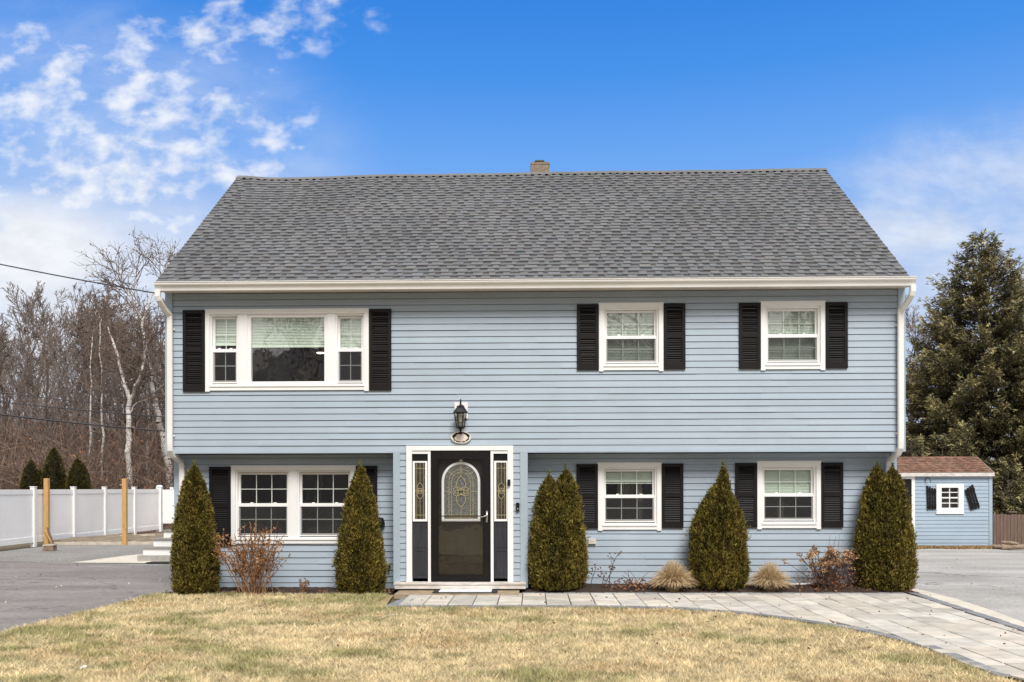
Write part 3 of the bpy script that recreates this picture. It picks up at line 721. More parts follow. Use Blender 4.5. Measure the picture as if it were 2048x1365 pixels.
def make_shutter(pr, yp):
    x0, x1, z0, z1 = rect(*pr, yp); s = MB(); y1 = yp-.002; y0 = yp-.042; st = .05
    zm = z0+(z1-z0)*.51
    s.frame(x0, x1, z0, z1, st, y0, y1, wt=.055, wb=.10)
    s.box(x0+st, x1-st, y0, y1, zm-.035, zm+.035)
    s.box(x0+st, x1-st, y1-.008, y1-.001, z0+.1, z1-.055)
    for (a, b) in ((z0+.10, zm-.035), (zm+.035, z1-.055)):
        n = int((b-a)/.034); h = (b-a)/n
        for i in range(n):
            z = a+h*i
            s.add([(x0+st, y0+.004, z+.004), (x1-st, y0+.004, z+.004), (x1-st, y1-.01, z+h+.004), (x0+st, y1-.01, z+h+.004)], [(0, 1, 2, 3)])
    s.nofix = True
    s.build('shutter', MT['shutter'], house)
for i, (k, pr, yp, sh) in enumerate(WIN):
    make_window(k, pr, yp, i)
    for q_ in sh: make_shutter(q_, yp)

# --- entry geometry (plane y=0)
DX0, DX1 = PY(813.5, 1000).x, PY(1026.5, 1000).x
DZ1 = PY(920, 892).z; DZ0 = PY(920, 1164).z
BX0, BX1 = PY(787, 1000).x, PY(1055.5, 1000).x
holes_u.append((DX0+.02, DX1-.02, 1.0, DZ1-.02))
# upper wall
mb = MB(); siding_mb(mb, lambda z: -HX+.10, lambda z: HX-.10, ZB, ZT, holes_u)
mb.box(-HX+.02, DX0, -.016, .02, ZB-.02, ZB+.0); mb.box(DX1, HX-.02, -.016, .02, ZB-.02, ZB)      # starter lip
mb.build('upper_siding', MT['siding'], house)
mb = MB()
siding_mb(mb, lambda z: -HX+.08, lambda z: BX0+.02, .02, ZB-.02, holes_l, xf=Matrix.Translation((0, YL, 0)))
mb.build('lower_siding', MT['siding'], house); mb = MB()
siding_mb(mb, lambda z: BX1-.02, lambda z: HX-.08, .10, ZB-.02, holes_l, xf=Matrix.Translation((0, YL, 0)))
mb.build('lower_siding', MT['siding'], house)
# entry bay siding and boards
mb = MB(); cb0, cb1 = PY(800.5, 1000).x, PY(1040.5, 1000).x
siding_mb(mb, lambda z: cb0, lambda z: DX0+.01, PY(806, 1163).z, ZB-.001, [], seam=False)
mb.build('entry_siding', MT['siding'], house); mb = MB()
siding_mb(mb, lambda z: DX1-.01, lambda z: cb1, PY(806, 1163).z, ZB-.001, [], seam=False)
mb.build('entry_siding', MT['siding'], house)
for a, b, sgn in ((BX0, cb0, -1), (cb1, BX1, 1)):
    m_ = MB(); m_.box(a, b, -.026, .02, .07, ZB-.003)
    if sgn < 0: m_.box(a, a+.02, .021, YL, .03, ZB-.003)
    else: m_.box(b-.02, b, .021, YL, .08, ZB-.003)
    m_.build('corner_board', MT['corner'], house)
# corner posts of the storeys
for sx in (-1, 1):
    m_ = MB(); a, b = sorted((sx*HX, sx*(HX-.11))); m_.box(a, b, -.03, .1, ZB-.02, ZT); m_.build('corner_board', MT['corner'], house)
    m_ = MB(); a, b = sorted((sx*(HX-.005), sx*(HX-.095))); m_.box(a, b, YL-.03, YL+.1, .0, ZB-.021); m_.build('corner_board', MT['corner'], house)
# overhang soffit, side and rear walls
m_ = MB(); m_.box(-HX+.03, BX0+.001, .021, YL+.02, ZB-.012, ZB+.01); m_.box(BX1-.001, HX-.03, .021, YL+.02, ZB-.012, ZB+.01); m_.build('overhang_soffit', MT['corner'], house)
RIDGE_Y, EAVE_Y, EAVE_Z, RIDGE_Z = 3.70, -.33, 4.885, 7.92
for sx in (-1, 1):
    m_ = MB(); xf = Matrix.Translation((sx*(HX-.03), 0, 0)) @ Matrix.Rotation(R(90)*sx, 4, 'Z')
    y0, y1 = .02, HD
    def lo(z): return (-y1 if sx < 0 else y0)
    def hi(z): return (-y0 if sx < 0 else y1)
    def gl(z):
        t = max(0, (z-ZT)/(RIDGE_Z-.06-EAVE_Z)); a = .02+(RIDGE_Y)*t; b = HD-(HD-RIDGE_Y)*t; return a, b
    fl = lambda z: (max(gl(z)[0], YL) if z < ZB else gl(z)[0]); fh = lambda z: gl(z)[1]
    siding_mb(m_, (lambda z: -fh(z)) if sx < 0 else fl, (lambda z: -fl(z)) if sx < 0 else fh, .02, 7.7, [], xf=xf)
    m_.build('side_siding', MT['siding'], house)
m_ = MB(); siding_mb(m_, lambda z: -HX+.03, lambda z: HX-.03, .02, ZT, [], xf=Matrix.Translation((0, HD, 0)) @ Matrix.Rotation(R(180), 4, 'Z')); m_.build('rear_siding', MT['siding'], house)
# rooms behind the windows
for (z0, z1, y0) in ((2.36, 4.7, .16), (.05, 2.12, YL+.16)):
    m_ = MB(); m_.nofix = True
    x0, x1, y1 = -HX+.2, HX-.2, 6.6
    m_.add([(x0,y0,z0),(x1,y0,z0),(x1,y1,z0),(x0,y1,z0),(x0,y0,z1),(x1,y0,z1),(x1,y1,z1),(x0,y1,z1)], [(0,1,2,3),(7,6,5,4),(1,5,6,2),(3,2,6,7),(0,3,7,4)])
    m_.box(-1.9, -1.8, y0, y1-.01, z0+.01, z1-.01); m_.box(1.7, 1.8, y0, y1-.01, z0+.01, z1-.01); m_.box(4.0, 4.1, y0, 4.55, z0+.01, z1-.01)
    m_.build('room_interior', MT['room'], house)
q = ray(641, 707); t_ = (4.685-CAM.z)/q.z; q = CAM+q*t_
m_ = MB(); m_.lathe([(0, -.012), (.075, -.012), (.085, 0), (0, .0)], (q.x, q.y, 4.695), 18); m_.build('ceiling_light', MT['lamp'], house)
# eave soffit with vents, fascia, gutter
m_ = MB(); m_.box(-HX+.005, HX-.005, EAVE_Y+.061, .03, 4.775, 4.80)
x = -HX
while x < HX: m_.box(x, x+.012, -.06, -.02, 4.771, 4.776); x += .105
m_.build('soffit', MT['soffit'], house)
m_ = MB(); m_.box(-HX-.012, HX+.012, EAVE_Y+.03, EAVE_Y+.06, 4.74, 4.89); m_.build('fascia', MT['soffit'], house)
g0 = EAVE_Y+.03
m_ = MB(); prof = [(g0, 4.745), (g0-.07, 4.745), (g0-.075, 4.775), (g0-.085, 4.80), (g0-.115, 4.825), (g0-.122, 4.84), (g0-.122, 4.862), (g0-.132, 4.864), (g0-.132, 4.874), (g0-.105, 4.874), (g0-.105, 4.835), (g0-.06, 4.77), (g0-.01, 4.77), (g0-.01, 4.87), (g0, 4.87)]
m_.extrude_x(prof, -HX-.015, HX+.015); m_.build('gutter', MT['gutter'], house)
# downspouts
for sx in (-1, 1):
    xt = sx*(HX-.02); xw = sx*(HX-.095); m_ = MB()
    m_.tube_rect([(xt, g0-.06, 4.75), (xt, g0-.06, 4.66), (xt-sx*.01, g0-.045, 4.61), (xt-sx*.03, g0+.10, 4.50), (xw, -.085, 4.42), (xw, -.075, 4.34), (xw, -.075, 2.36), (xw, -.065, 2.27), (xw-sx*.01, .0, 2.18), (xw-sx*.05, YL-.10, 2.09), (xw-sx*.06, YL-.075, 2.02), (xw-sx*.06, YL-.075, .18), (xw-sx*.06, YL-.13, .12), (xw-sx*.06, YL-.30, .09)], .085, .065)
    for z in (4.2, 2.5): m_.box(xw-.06, xw+.06, -.036, -.03, z-.012, z+.012)
    m_.build('downspout', MT['gutter'], house)

# --- roof
def roof_mb(x0, x1, ey, ez, ry, rz, n, colf, tabs=True, th=.01):
    mb = MB(); d = Vector((0, ry-ey, rz-ez)); L_ = d.length; d /= L_; nrm = Vector((0, -d.z, d.y)); e = L_/n
    P = lambda x, s, h: Vector((x, ey, ez))+Vector((0, d.y*s, d.z*s))+nrm*h
    def slab(xa, xb, s0, s1, h0, h1, hb):
        A = [P(xa, s0, hb), P(xb, s0, hb), P(xb, s0, h0), P(xa, s0, h0), P(xb, s1, h1), P(xa, s1, h1)]
        A = [Vector((p.x-x*0, p.y, p.z)) for p in A]
        mb.add(A, [(0, 1, 2, 3), (3, 2, 4, 5), (0, 3, 5), (1, 4, 2)])
    wav = lambda s: 0
    for i in range(n):
        s0 = i*e; s1 = min(s0+e*1.12, L_)
        x = x0; wob_ = random.uniform(-.004, .004)
        while x < x1:                                   # lower laminate pieces
            w = random.uniform(.5, 1.0); mb.cur = colf(0, i); xe = min(x+w, x1)
            slab(x, xe, s0+wob_, s1, th, 0, -.004); x = xe
        if tabs:
            x = x0+random.uniform(0, .2)
            while x < x1-.05:
                w = random.uniform(.07, .20); mb.cur = colf(1, i); xe = min(x+w, x1)
                slab(x, xe, s0-.002+wob_+random.uniform(-.002, .002), s0+e*1.0, th*1.6, th*.5, 0); x2 = xe+random.uniform(.06, .19)
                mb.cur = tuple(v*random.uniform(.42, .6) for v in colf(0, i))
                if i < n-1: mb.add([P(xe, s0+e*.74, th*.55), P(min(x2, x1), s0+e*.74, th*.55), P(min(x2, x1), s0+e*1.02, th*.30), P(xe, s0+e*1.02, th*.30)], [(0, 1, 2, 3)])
                x = x2
    return mb
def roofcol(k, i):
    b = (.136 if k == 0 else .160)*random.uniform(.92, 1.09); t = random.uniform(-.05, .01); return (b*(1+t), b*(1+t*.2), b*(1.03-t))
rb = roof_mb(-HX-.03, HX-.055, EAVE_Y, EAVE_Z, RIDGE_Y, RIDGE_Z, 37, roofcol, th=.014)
# deck, back slope, ridge cap
rb.cur = (.09, .09, .09)
BY, BZ = HD+.33, EAVE_Z
rb.add([(-HX-.02, EAVE_Y+.02, EAVE_Z-.012), (HX-.06, EAVE_Y+.02, EAVE_Z-.012), (HX-.06, RIDGE_Y, RIDGE_Z-.09), (-HX-.02, RIDGE_Y, RIDGE_Z-.09), (HX-.06, BY, BZ), (-HX-.02, BY, BZ)], [(0, 1, 2, 3), (3, 2, 4, 5), (0, 5, 4, 1), (0, 3, 5), (1, 4, 2)])
x = -HX-.035
while x < HX-.06:
    b = .16*random.uniform(.93, 1.07); rb.cur = (b, b, b*1.02); h = .022+random.uniform(0, .002); sag = 0
    xe = min(x+.2, HX-.05)
    rb.add([(x, RIDGE_Y-.13, RIDGE_Z-.125), (xe, RIDGE_Y-.13, RIDGE_Z-.125), (xe, RIDGE_Y-.13, RIDGE_Z-.085+h), (x, RIDGE_Y-.13, RIDGE_Z-.085+h), (x, RIDGE_Y, RIDGE_Z+h), (xe, RIDGE_Y, RIDGE_Z+h), (xe, RIDGE_Y+.13, RIDGE_Z-.085+h), (x, RIDGE_Y+.13, RIDGE_Z-.085+h)], [(0, 1, 2, 3), (3, 2, 5, 4), (4, 5, 6, 7)]); x += .14
rb.nofix = True
# gentle sag of an old roof: lift the far left end, dip beside it
def sagz(x, y):
    t = max(0., (y-EAVE_Y)/(RIDGE_Y-EAVE_Y)); t = min(t, 1)
    return t*(.03*math.exp(-((x+5.8)/.35)**2)-.035*math.exp(-((x+4.6)/1.0)**2)+.005*math.sin(x*1.3)+.003*math.sin(x*4.1+1)+.028*(x/5.9))
rb.v = [(x, y, z+sagz(x, y)) for x, y, z in rb.v]
roof = rb.build('roof', MT['shingle'], house, col=True)
for sx in (-1, 1):
    m_ = MB(); a, b = (-HX-.025, -HX+.005) if sx < 0 else (HX-.09, HX-.06)
    m_.add([(a, EAVE_Y+.03, EAVE_Z-.13), (b, EAVE_Y+.03, EAVE_Z-.13), (b, EAVE_Y+.03, EAVE_Z-.016), (a, EAVE_Y+.03, EAVE_Z-.016), (a, RIDGE_Y, RIDGE_Z-.13), (b, RIDGE_Y, RIDGE_Z-.13), (b, RIDGE_Y, RIDGE_Z-.016), (a, RIDGE_Y, RIDGE_Z-.016)],
           [(0,1,2,3),(4,7,6,5),(0,4,5,1),(3,2,6,7),(0,3,7,4),(1,5,6,2)])
    m_.build('rake_board', MT['gutter'], house)
cx0, cx1 = PY(1061.5, 340, 4.2).x, PY(1098.5, 340, 4.2).x; ct = PY(1080, 333, 4.2).z
m_ = MB(); m_.box(cx0, cx1, 4.0, 4.5, 6.9, ct-.03); m_.box(cx0-.006, cx1+.006, 3.994, 4.506, ct-.03, ct+.012)
m_.m = 1; m_.box(cx0+.07, cx1-.09, 4.06, 4.42, ct+.012, ct+.05); m_.box(cx0+.085, cx1-.105, 4.05, 4.43, ct+.05, ct+.075); m_.build('chimney', [MT['chimney'], MT['capm']], roof)

# --- entry: casing, sidelights, doors
PX = lambda px: PY(px, 1000).x
PZz = lambda py: PY(920, py).z
m_ = MB()
yf = -.05
m_.frame(DX0, DX1, DZ0-.0, DZ1, PX(824.5)-DX0, yf, .06, wt=PZz(892)-PZz(901.5), wb=.0001)
for a, b in ((856.5, 862), (981.5, 987)): m_.box(PX(a), PX(b), yf+.012, .06, DZ0+.001, PZz(901.6))
m_.box(PX(824.6), PX(856.4), yf+.015, .06, PZz(908), PZz(901.6)); m_.box(PX(987.1), PX(1018.4), yf+.015, .06, PZz(908), PZz(901.6))
m_.build('door_frame', MT['white'], house)
m_ = MB(); m_.box(BX0+.035, BX1-.035, -.13, .05, PZz(1176.5), DZ0-.001); m_.box(BX0+.03, BX1-.03, -.145, -.02, DZ0-.03, DZ0+.001); m_.build('door_sill', MT['oldwhite'], house)

def came(mb, pts, y, w=.007):
    for a, b in zip(pts[:-1], pts[1:]): mb.bar((a[0], y, a[1]), (b[0], y, b[1]), w, .006, up=(0, 1, 0))
def petal(cx, cz, ang, L_, W_, n=8):
    out = []
    for i in range(n+1): t = i/n; out.append((t*L_, W_*math.sin(math.pi*t)**.8*(1-.25*t)))
    for i in range(n, -1, -1): t = i/n; out.append((t*L_, -W_*math.sin(math.pi*t)**.8*(1-.25*t)))
    c, s = math.cos(ang), math.sin(ang); return [(cx+p*c-q*s, cz+p*s+q*c) for p, q in out]
for (a, b) in ((825, 856), (987.5, 1018)):
    xa, xb = PX(a)+.002, PX(b)-.002
    m_ = MB(); m_.box(xa, xb, -.005, .04, DZ0+.055, PZz(908)-.002)
    m_.frame(xa+.02, xb-.02, DZ0+.10, PZz(1100), .022, -.011, -.0052); m_.frame(xa+.02, xb-.02, PZz(1095), PZz(1050), .018, -.011, -.0052)
    m_.box(xa+.06, xb-.06, -.010, -.0051, DZ0+.14, PZz(1104))
    sl = m_.build('sidelight', MT['panel'], house)
    zt, zb = PZz(922.5), PZz(1043)
    m_ = MB(); m_.box(xa, xb, -.012, -.0051, zt+.004, PZz(908.5)); m_.build('transom_panel', MT['black'], sl)
    m_ = MB(); m_.frame(xa+.005, xb-.005, zb, zt, .034, -.024, -.0055, wt=.026); m_.build('glass_frame', MT['white'], sl)
    ga, gb, g0_, g1_ = xa+.039, xb-.039, zb+.034, zt-.026
    m_ = MB(); m_.box(ga, gb, -.012, -.0053, g0_, g1_); m_.build('leaded_glass', MT['leaded_red'], sl)
    m_ = MB(); yy = -.0155; xm = (ga+gb)/2; zc = (g0_+g1_)/2
    for xx in (ga+.028, gb-.028): came(m_, [(xx, g0_), (xx, g1_)], yy, .0035)
    for zz in (g1_-.09, g0_+.065, zc): came(m_, [(ga, zz), (gb, zz)], yy-.001, .005)
    came(m_, [(xm, zc+.12), (xm, g1_)], yy, .0035); came(m_, [(xm, g0_), (xm, zc-.12)], yy, .0035)
    for an, l_, w_ in ((90, .13, .055), (-90, .13, .055), (35, .06, .03), (145, .06, .03), (-35, .06, .03), (-145, .06, .03)): came(m_, petal(xm, zc, R(an), l_, w_), yy-.003, .0055)
    m_.build('brass_came', MT['brass'], sl)
# storm door
sx0, sx1, sz0, sz1 = PX(862.3), PX(981.2), PZz(1161.5), PZz(902)
m_ = MB(); m_.frame(sx0, sx1, sz0, sz1, .012, -.048, -.02, wb=.012)
m_.frame(sx0+.014, sx1-.014, sz0+.014, sz1-.004, .098, -.044, -.015, wt=.125, wb=.075)
m_.frame(sx0+.105, sx1-.105, sz0+.08, sz1-.12, .016, -.050, -.0445)
sd = m_.build('storm_door', MT['black'], house)
gx0, gx1, gz0, gz1 = sx0+.112, sx1-.112, sz0+.089, sz1-.129
m_ = MB(); m_.nofix = True; m_.add([(gx0, -.03, gz0), (gx1, -.03, gz0), (gx1, -.03, gz1), (gx0, -.03, gz1)], [(0, 1, 2, 3)]); m_.build('storm_pane', MT['glass_door'], sd)
m_ = MB(); m_.box(gx0, gx1, -.06, -.045, PZz(1032.8)-.005, PZz(1032.8)+.010); m_.build('push_bar', MT['black'], sd)
hx = PX(974); m_ = MB(); m_.box(hx-.015, hx+.015, -.056, -.0445, PZz(1045), PZz(1022)); m_.tube([(hx, -.056, PZz(1033)), (hx, -.085, PZz(1033))], .009)
m_.tube([(hx+.005, -.085, PZz(1033)), (hx-.03, -.09, PZz(1032.2)), (hx-.06, -.09, PZz(1034)), (hx-.085, -.088, PZz(1034.2)), (hx-.10, -.086, PZz(1033.5))], [.010, .009, .0085, .008, .007]); m_.build('handle', MT['steel'], sd, smooth=True)
# inner door
m_ = MB(); m_.box(sx0+.03, sx1-.03, .04, .085, sz0+.02, sz1-.03)
zr = PZz(1076); 
for (a, b) in ((sx0+.17, (sx0+sx1)/2-.04), ((sx0+sx1)/2+.04, sx1-.17)):
    m_.frame(a, b, sz0+.20, zr-.02, .03, .03, .0395); m_.box(a+.05, b-.05, .033, .0396, sz0+.25, zr-.07)
dr = m_.build('entry_door', MT['inner_door'], house)
acx = PY(922, 1000, .03).x; aw = PY(960.5, 1000, .03).x-acx; ab_, at_ = PY(922, 1043, .03).z, PY(922, 924, .03).z
def arch(w, zb, zt, n=18):
    zc = zt-w*1.02; p = [(acx-w, zb), (acx+w, zb)]
    for i in range(n+1): a = math.pi*i/n; p.append((acx+w*math.cos(a), zc+(zt-zc)*math.sin(a)))
    return p
m_ = MB(); m_.ring(arch(aw, ab_, at_), arch(aw-.038, ab_+.038, at_-.038), .018, .0395); m_.build('arch_frame', MT['white'], dr)
m_ = MB(); m_.plate(arch(aw-.037, ab_+.037, at_-.037), .030, .0392); m_.build('leaded_glass', MT['leaded'], dr)
m_ = MB(); yy = .0265; zc = at_-aw*1.02; iw = aw-.04
for k_, w_ in ((.72, .006), (.56, .006)):
    ww = iw*k_; pts = [(acx-ww, ab_+.085)]+[(acx+ww*math.cos(math.pi-math.pi*i/16), zc-.01+ww*1.05*math.sin(math.pi*i/16)) for i in range(17)]+[(acx+ww, ab_+.085)]
    came(m_, pts, yy, w_)
zmid_ = PY(922, 984, .03).z
came(m_, [(acx-iw, zmid_), (acx-.16, zmid_)], yy-.001); came(m_, [(acx+.16, zmid_), (acx+iw, zmid_)], yy-.001)
for zz, ww in ((ab_+.05, iw*.72), (ab_+.10, iw*.72), (ab_+.075, iw)): came(m_, [(acx-ww, zz), (acx+ww, zz)], yy-.002, .006)
came(m_, [(acx, zmid_+.24), (acx, at_-.04)], yy, .006); came(m_, [(acx, ab_+.04), (acx, zmid_-.25)], yy, .006)
for an in (38, 142): 
    c, s = math.cos(R(an)), math.sin(R(an)); came(m_, [(acx+iw*.56*c, zc+iw*.56*s), (acx+iw*c*.99, zc+iw*s)], yy-.003)
for an, l_, w_ in ((90, .25, .085), (-90, .25, .085), (20, .13, .062), (160, .13, .062), (-20, .13, .055), (-160, .13, .055)): came(m_, petal(acx, zmid_, R(an), l_, w_), yy-.004, .009)
came(m_, [(acx+.05*math.cos(i*R(30)), zmid_+.05*math.sin(i*R(30))) for i in range(13)], yy-.008, .009)
m_.build('brass_came', MT['brass'], dr)
m_ = MB(); m_.lathe([(.0, 0), (.03, .004), (.03, .02), (.012, .03)], (0, 0, 0), 12); m_.build('knocker', MT['steel'], dr, xf=Matrix.Translation((acx, .038, at_+.03)) @ Matrix.Rotation(R(90), 4, 'X'))
# outlet box on the siding
p = PY(1184, 1083, YL); m_ = MB(); m_.box(p.x-.06, p.x+.06, YL-.05, YL-.014, p.z-.04, p.z+.045); m_.box(p.x-.03, p.x+.03, YL-.055, YL-.05, p.z-.005, p.z+.03); m_.build('outlet_box', MT['soffit'], house)
p = PY(764, 1042, YL); m_ = MB(); m_.lathe([(.0, -.06), (.09, -.06), (.085, -.02), (.06, .05), (.0, .06)], (p.x-.03, YL-.06, p.z), 14); m_.build('vent_hood', MT['black'], house)
p = PY(779, 1132, YL); m_ = MB(); m_.tube([(p.x, YL-.01, p.z), (p.x, YL-.09, p.z), (p.x, YL-.11, p.z-.05)], .014); m_.lathe([(.0, -.005), (.035, -.005), (.035, .005), (0, .005)], (p.x, YL-.07, p.z+.035), 10); m_.build('spigot', MT['black'], house)

# --- things mounted on the house
lp = PY(921, 838, -.16)
lan = empty('wall_lantern', (lp.x, -.016, PY(921, 830).z), 'black coach lantern with glass cage mounted above the front door', 'lantern')
lx, lz = 0., 0.
m_ = MB(); m_.box(-.105, .105, -.022, 0, -.03, .195); m_.box(.0, .105, -.022, 0, -.06, -.03); m_.build('mounting_block', MT['white'], lan)
m_ = MB(); m_.lathe([(.0, 0), (.06, 0), (.055, .03), (0, .035)], (0, 0, 0), 14); m_.build('back_plate', MT['black'], lan, xf=Matrix.Translation((0, -.022, .10)) @ Matrix.Rotation(R(90), 4, 'X'))
m_ = MB(); m_.tube([(0, -.04, .11), (0, -.07, .17), (0, -.10, .215), (0, -.135, .225), (0, -.15, .20), (0, -.15, .13)], .011); m_.build('arm', MT['black'], lan, smooth=True)
m_ = MB(); m_.lathe([(.0, .145), (.02, .145), (.03, .13), (.058, .125), (.06, .10), (.075, .085), (.118, .025), (.118, .01), (.09, .005), (0, .005)], (0, -.15, 0), 6); m_.build('cap', MT['black'], lan)
m_ = MB()
for k in range(6):
    a = R(60*k); c, s = math.cos(a), math.sin(a); m_.bar((.092*c, -.15+.092*s, .004), (.064*c, -.15+.064*s, -.20), .012)
m_.lathe([(0, -.20), (.072, -.20), (.072, -.215), (.05, -.235), (.022, -.24), (.022, -.265), (.012, -.285), (0, -.29)], (0, -.15, 0), 6)
for k in range(6):
    a, b = R(60*k), R(60*k+60); r = .078; m_.bar((r*math.cos(a), -.15+r*math.sin(a), -.1), (r*math.cos(b), -.15+r*math.sin(b), -.1), .006)
m_.build('cage', MT['black'], lan)
m_ = MB(); m_.lathe([(.084, .0), (.060, -.198)], (0, -.15, 0), 6); m_.f = m_.f[:-2]; m_.c = m_.c[:-2]; m_.mi = m_.mi[:-2]; m_.nofix = True; m_.build('lantern_glass', MT['lampglass'], lan)
m_ = MB(); m_.lathe([(0, -.02), (.014, -.02), (.016, -.06), (.032, -.10), (.026, -.13), (0, -.14)], (0, -.15, 0), 12); m_.build('bulb', MT['bulb'], lan, smooth=True)
pp = PY(922.5, 875.5)
pl = empty('oval_plaque', (pp.x, -.02, pp.z), 'small cream oval plaque with painted leaf border under the lantern', 'plaque')
m_ = MB(); n = 40; m_.plate([(.16*math.cos(2*math.pi*i/n), .097*math.sin(2*math.pi*i/n)) for i in range(n)], -.022, 0); m_.ring([(.16*math.cos(2*math.pi*i/n), .097*math.sin(2*math.pi*i/n)) for i in range(n)], [(.148*math.cos(2*math.pi*i/n), .086*math.sin(2*math.pi*i/n)) for i in range(n)], -.028, -.0221); m_.build('plate', MT['plaque'], pl)
m_ = MB()
for i in range(56):
    a = 2*math.pi*i/56+random.uniform(-.04, .04); top = math.sin(a) > .2
    rr = random.uniform(.74, .88) if top else random.uniform(.78, .85); sz = random.uniform(.014, .024) if top else random.uniform(.009, .014)
    b = random.uniform(0, math.pi); c = Vector((.148*rr*math.cos(a), -.0235, .09*rr*math.sin(a)))
    m_.obox(c, Vector((math.cos(b), 0, math.sin(b)))*sz, Vector((0, .001, 0)), Vector((-math.sin(b), 0, math.cos(b)))*sz*.5)
m_.build('leaf_border', MT['plaque_red'], pl)
dp = PY(1035.5, 1014)
db = empty('doorbell', (dp.x, -.02, dp.z), 'narrow black video doorbell beside the right sidelight', 'doorbell')
m_ = MB(); m_.box(-.026, .026, -.03, 0, -.065, .065); m_.build('body', MT['black'], db)
m_ = MB(); m_.lathe([(0, 0), (.014, 0), (.014, .004), (0, .005)], (0, 0, 0), 14); m_.build('button', MT['steel'], db, xf=Matrix.Translation((0, -.03, -.03)) @ Matrix.Rotation(R(90), 4, 'X'))
dp = PY(1018, 966); m_ = MB(); m_.lathe([(0, -.055), (.022, -.05), (.026, 0), (.022, .05), (0, .055)], (0, 0, 0), 12); o = m_.build('door_sensor', MT['black']); o.location = (dp.x, -.07, dp.z); tag(o, 'small black rounded box on the white casing right of the door', 'sensor')
# mat
a, b = PZ(862, 1186.5, .045), PZ(1001, 1173, .045); 
dm = empty('doormat', ((a.x+b.x)/2, a.y+.29, .041), 'black edged white doormat on the tan slab before the door', 'doormat')
w_, d_ = (b.x-a.x)/2-.02, (b.y-a.y)/2; d_ = min(d_, .30)
m_ = MB(); m_.box(-w_, w_, -d_, d_, 0, .012); m_.build('rubber_border', MT['mat_black'], dm)
m_ = MB(); m_.box(-w_+.09, w_-.09, -d_+.07, d_-.05, .0122, .02); m_.build('centre_panel', MT['mat_white'], dm)

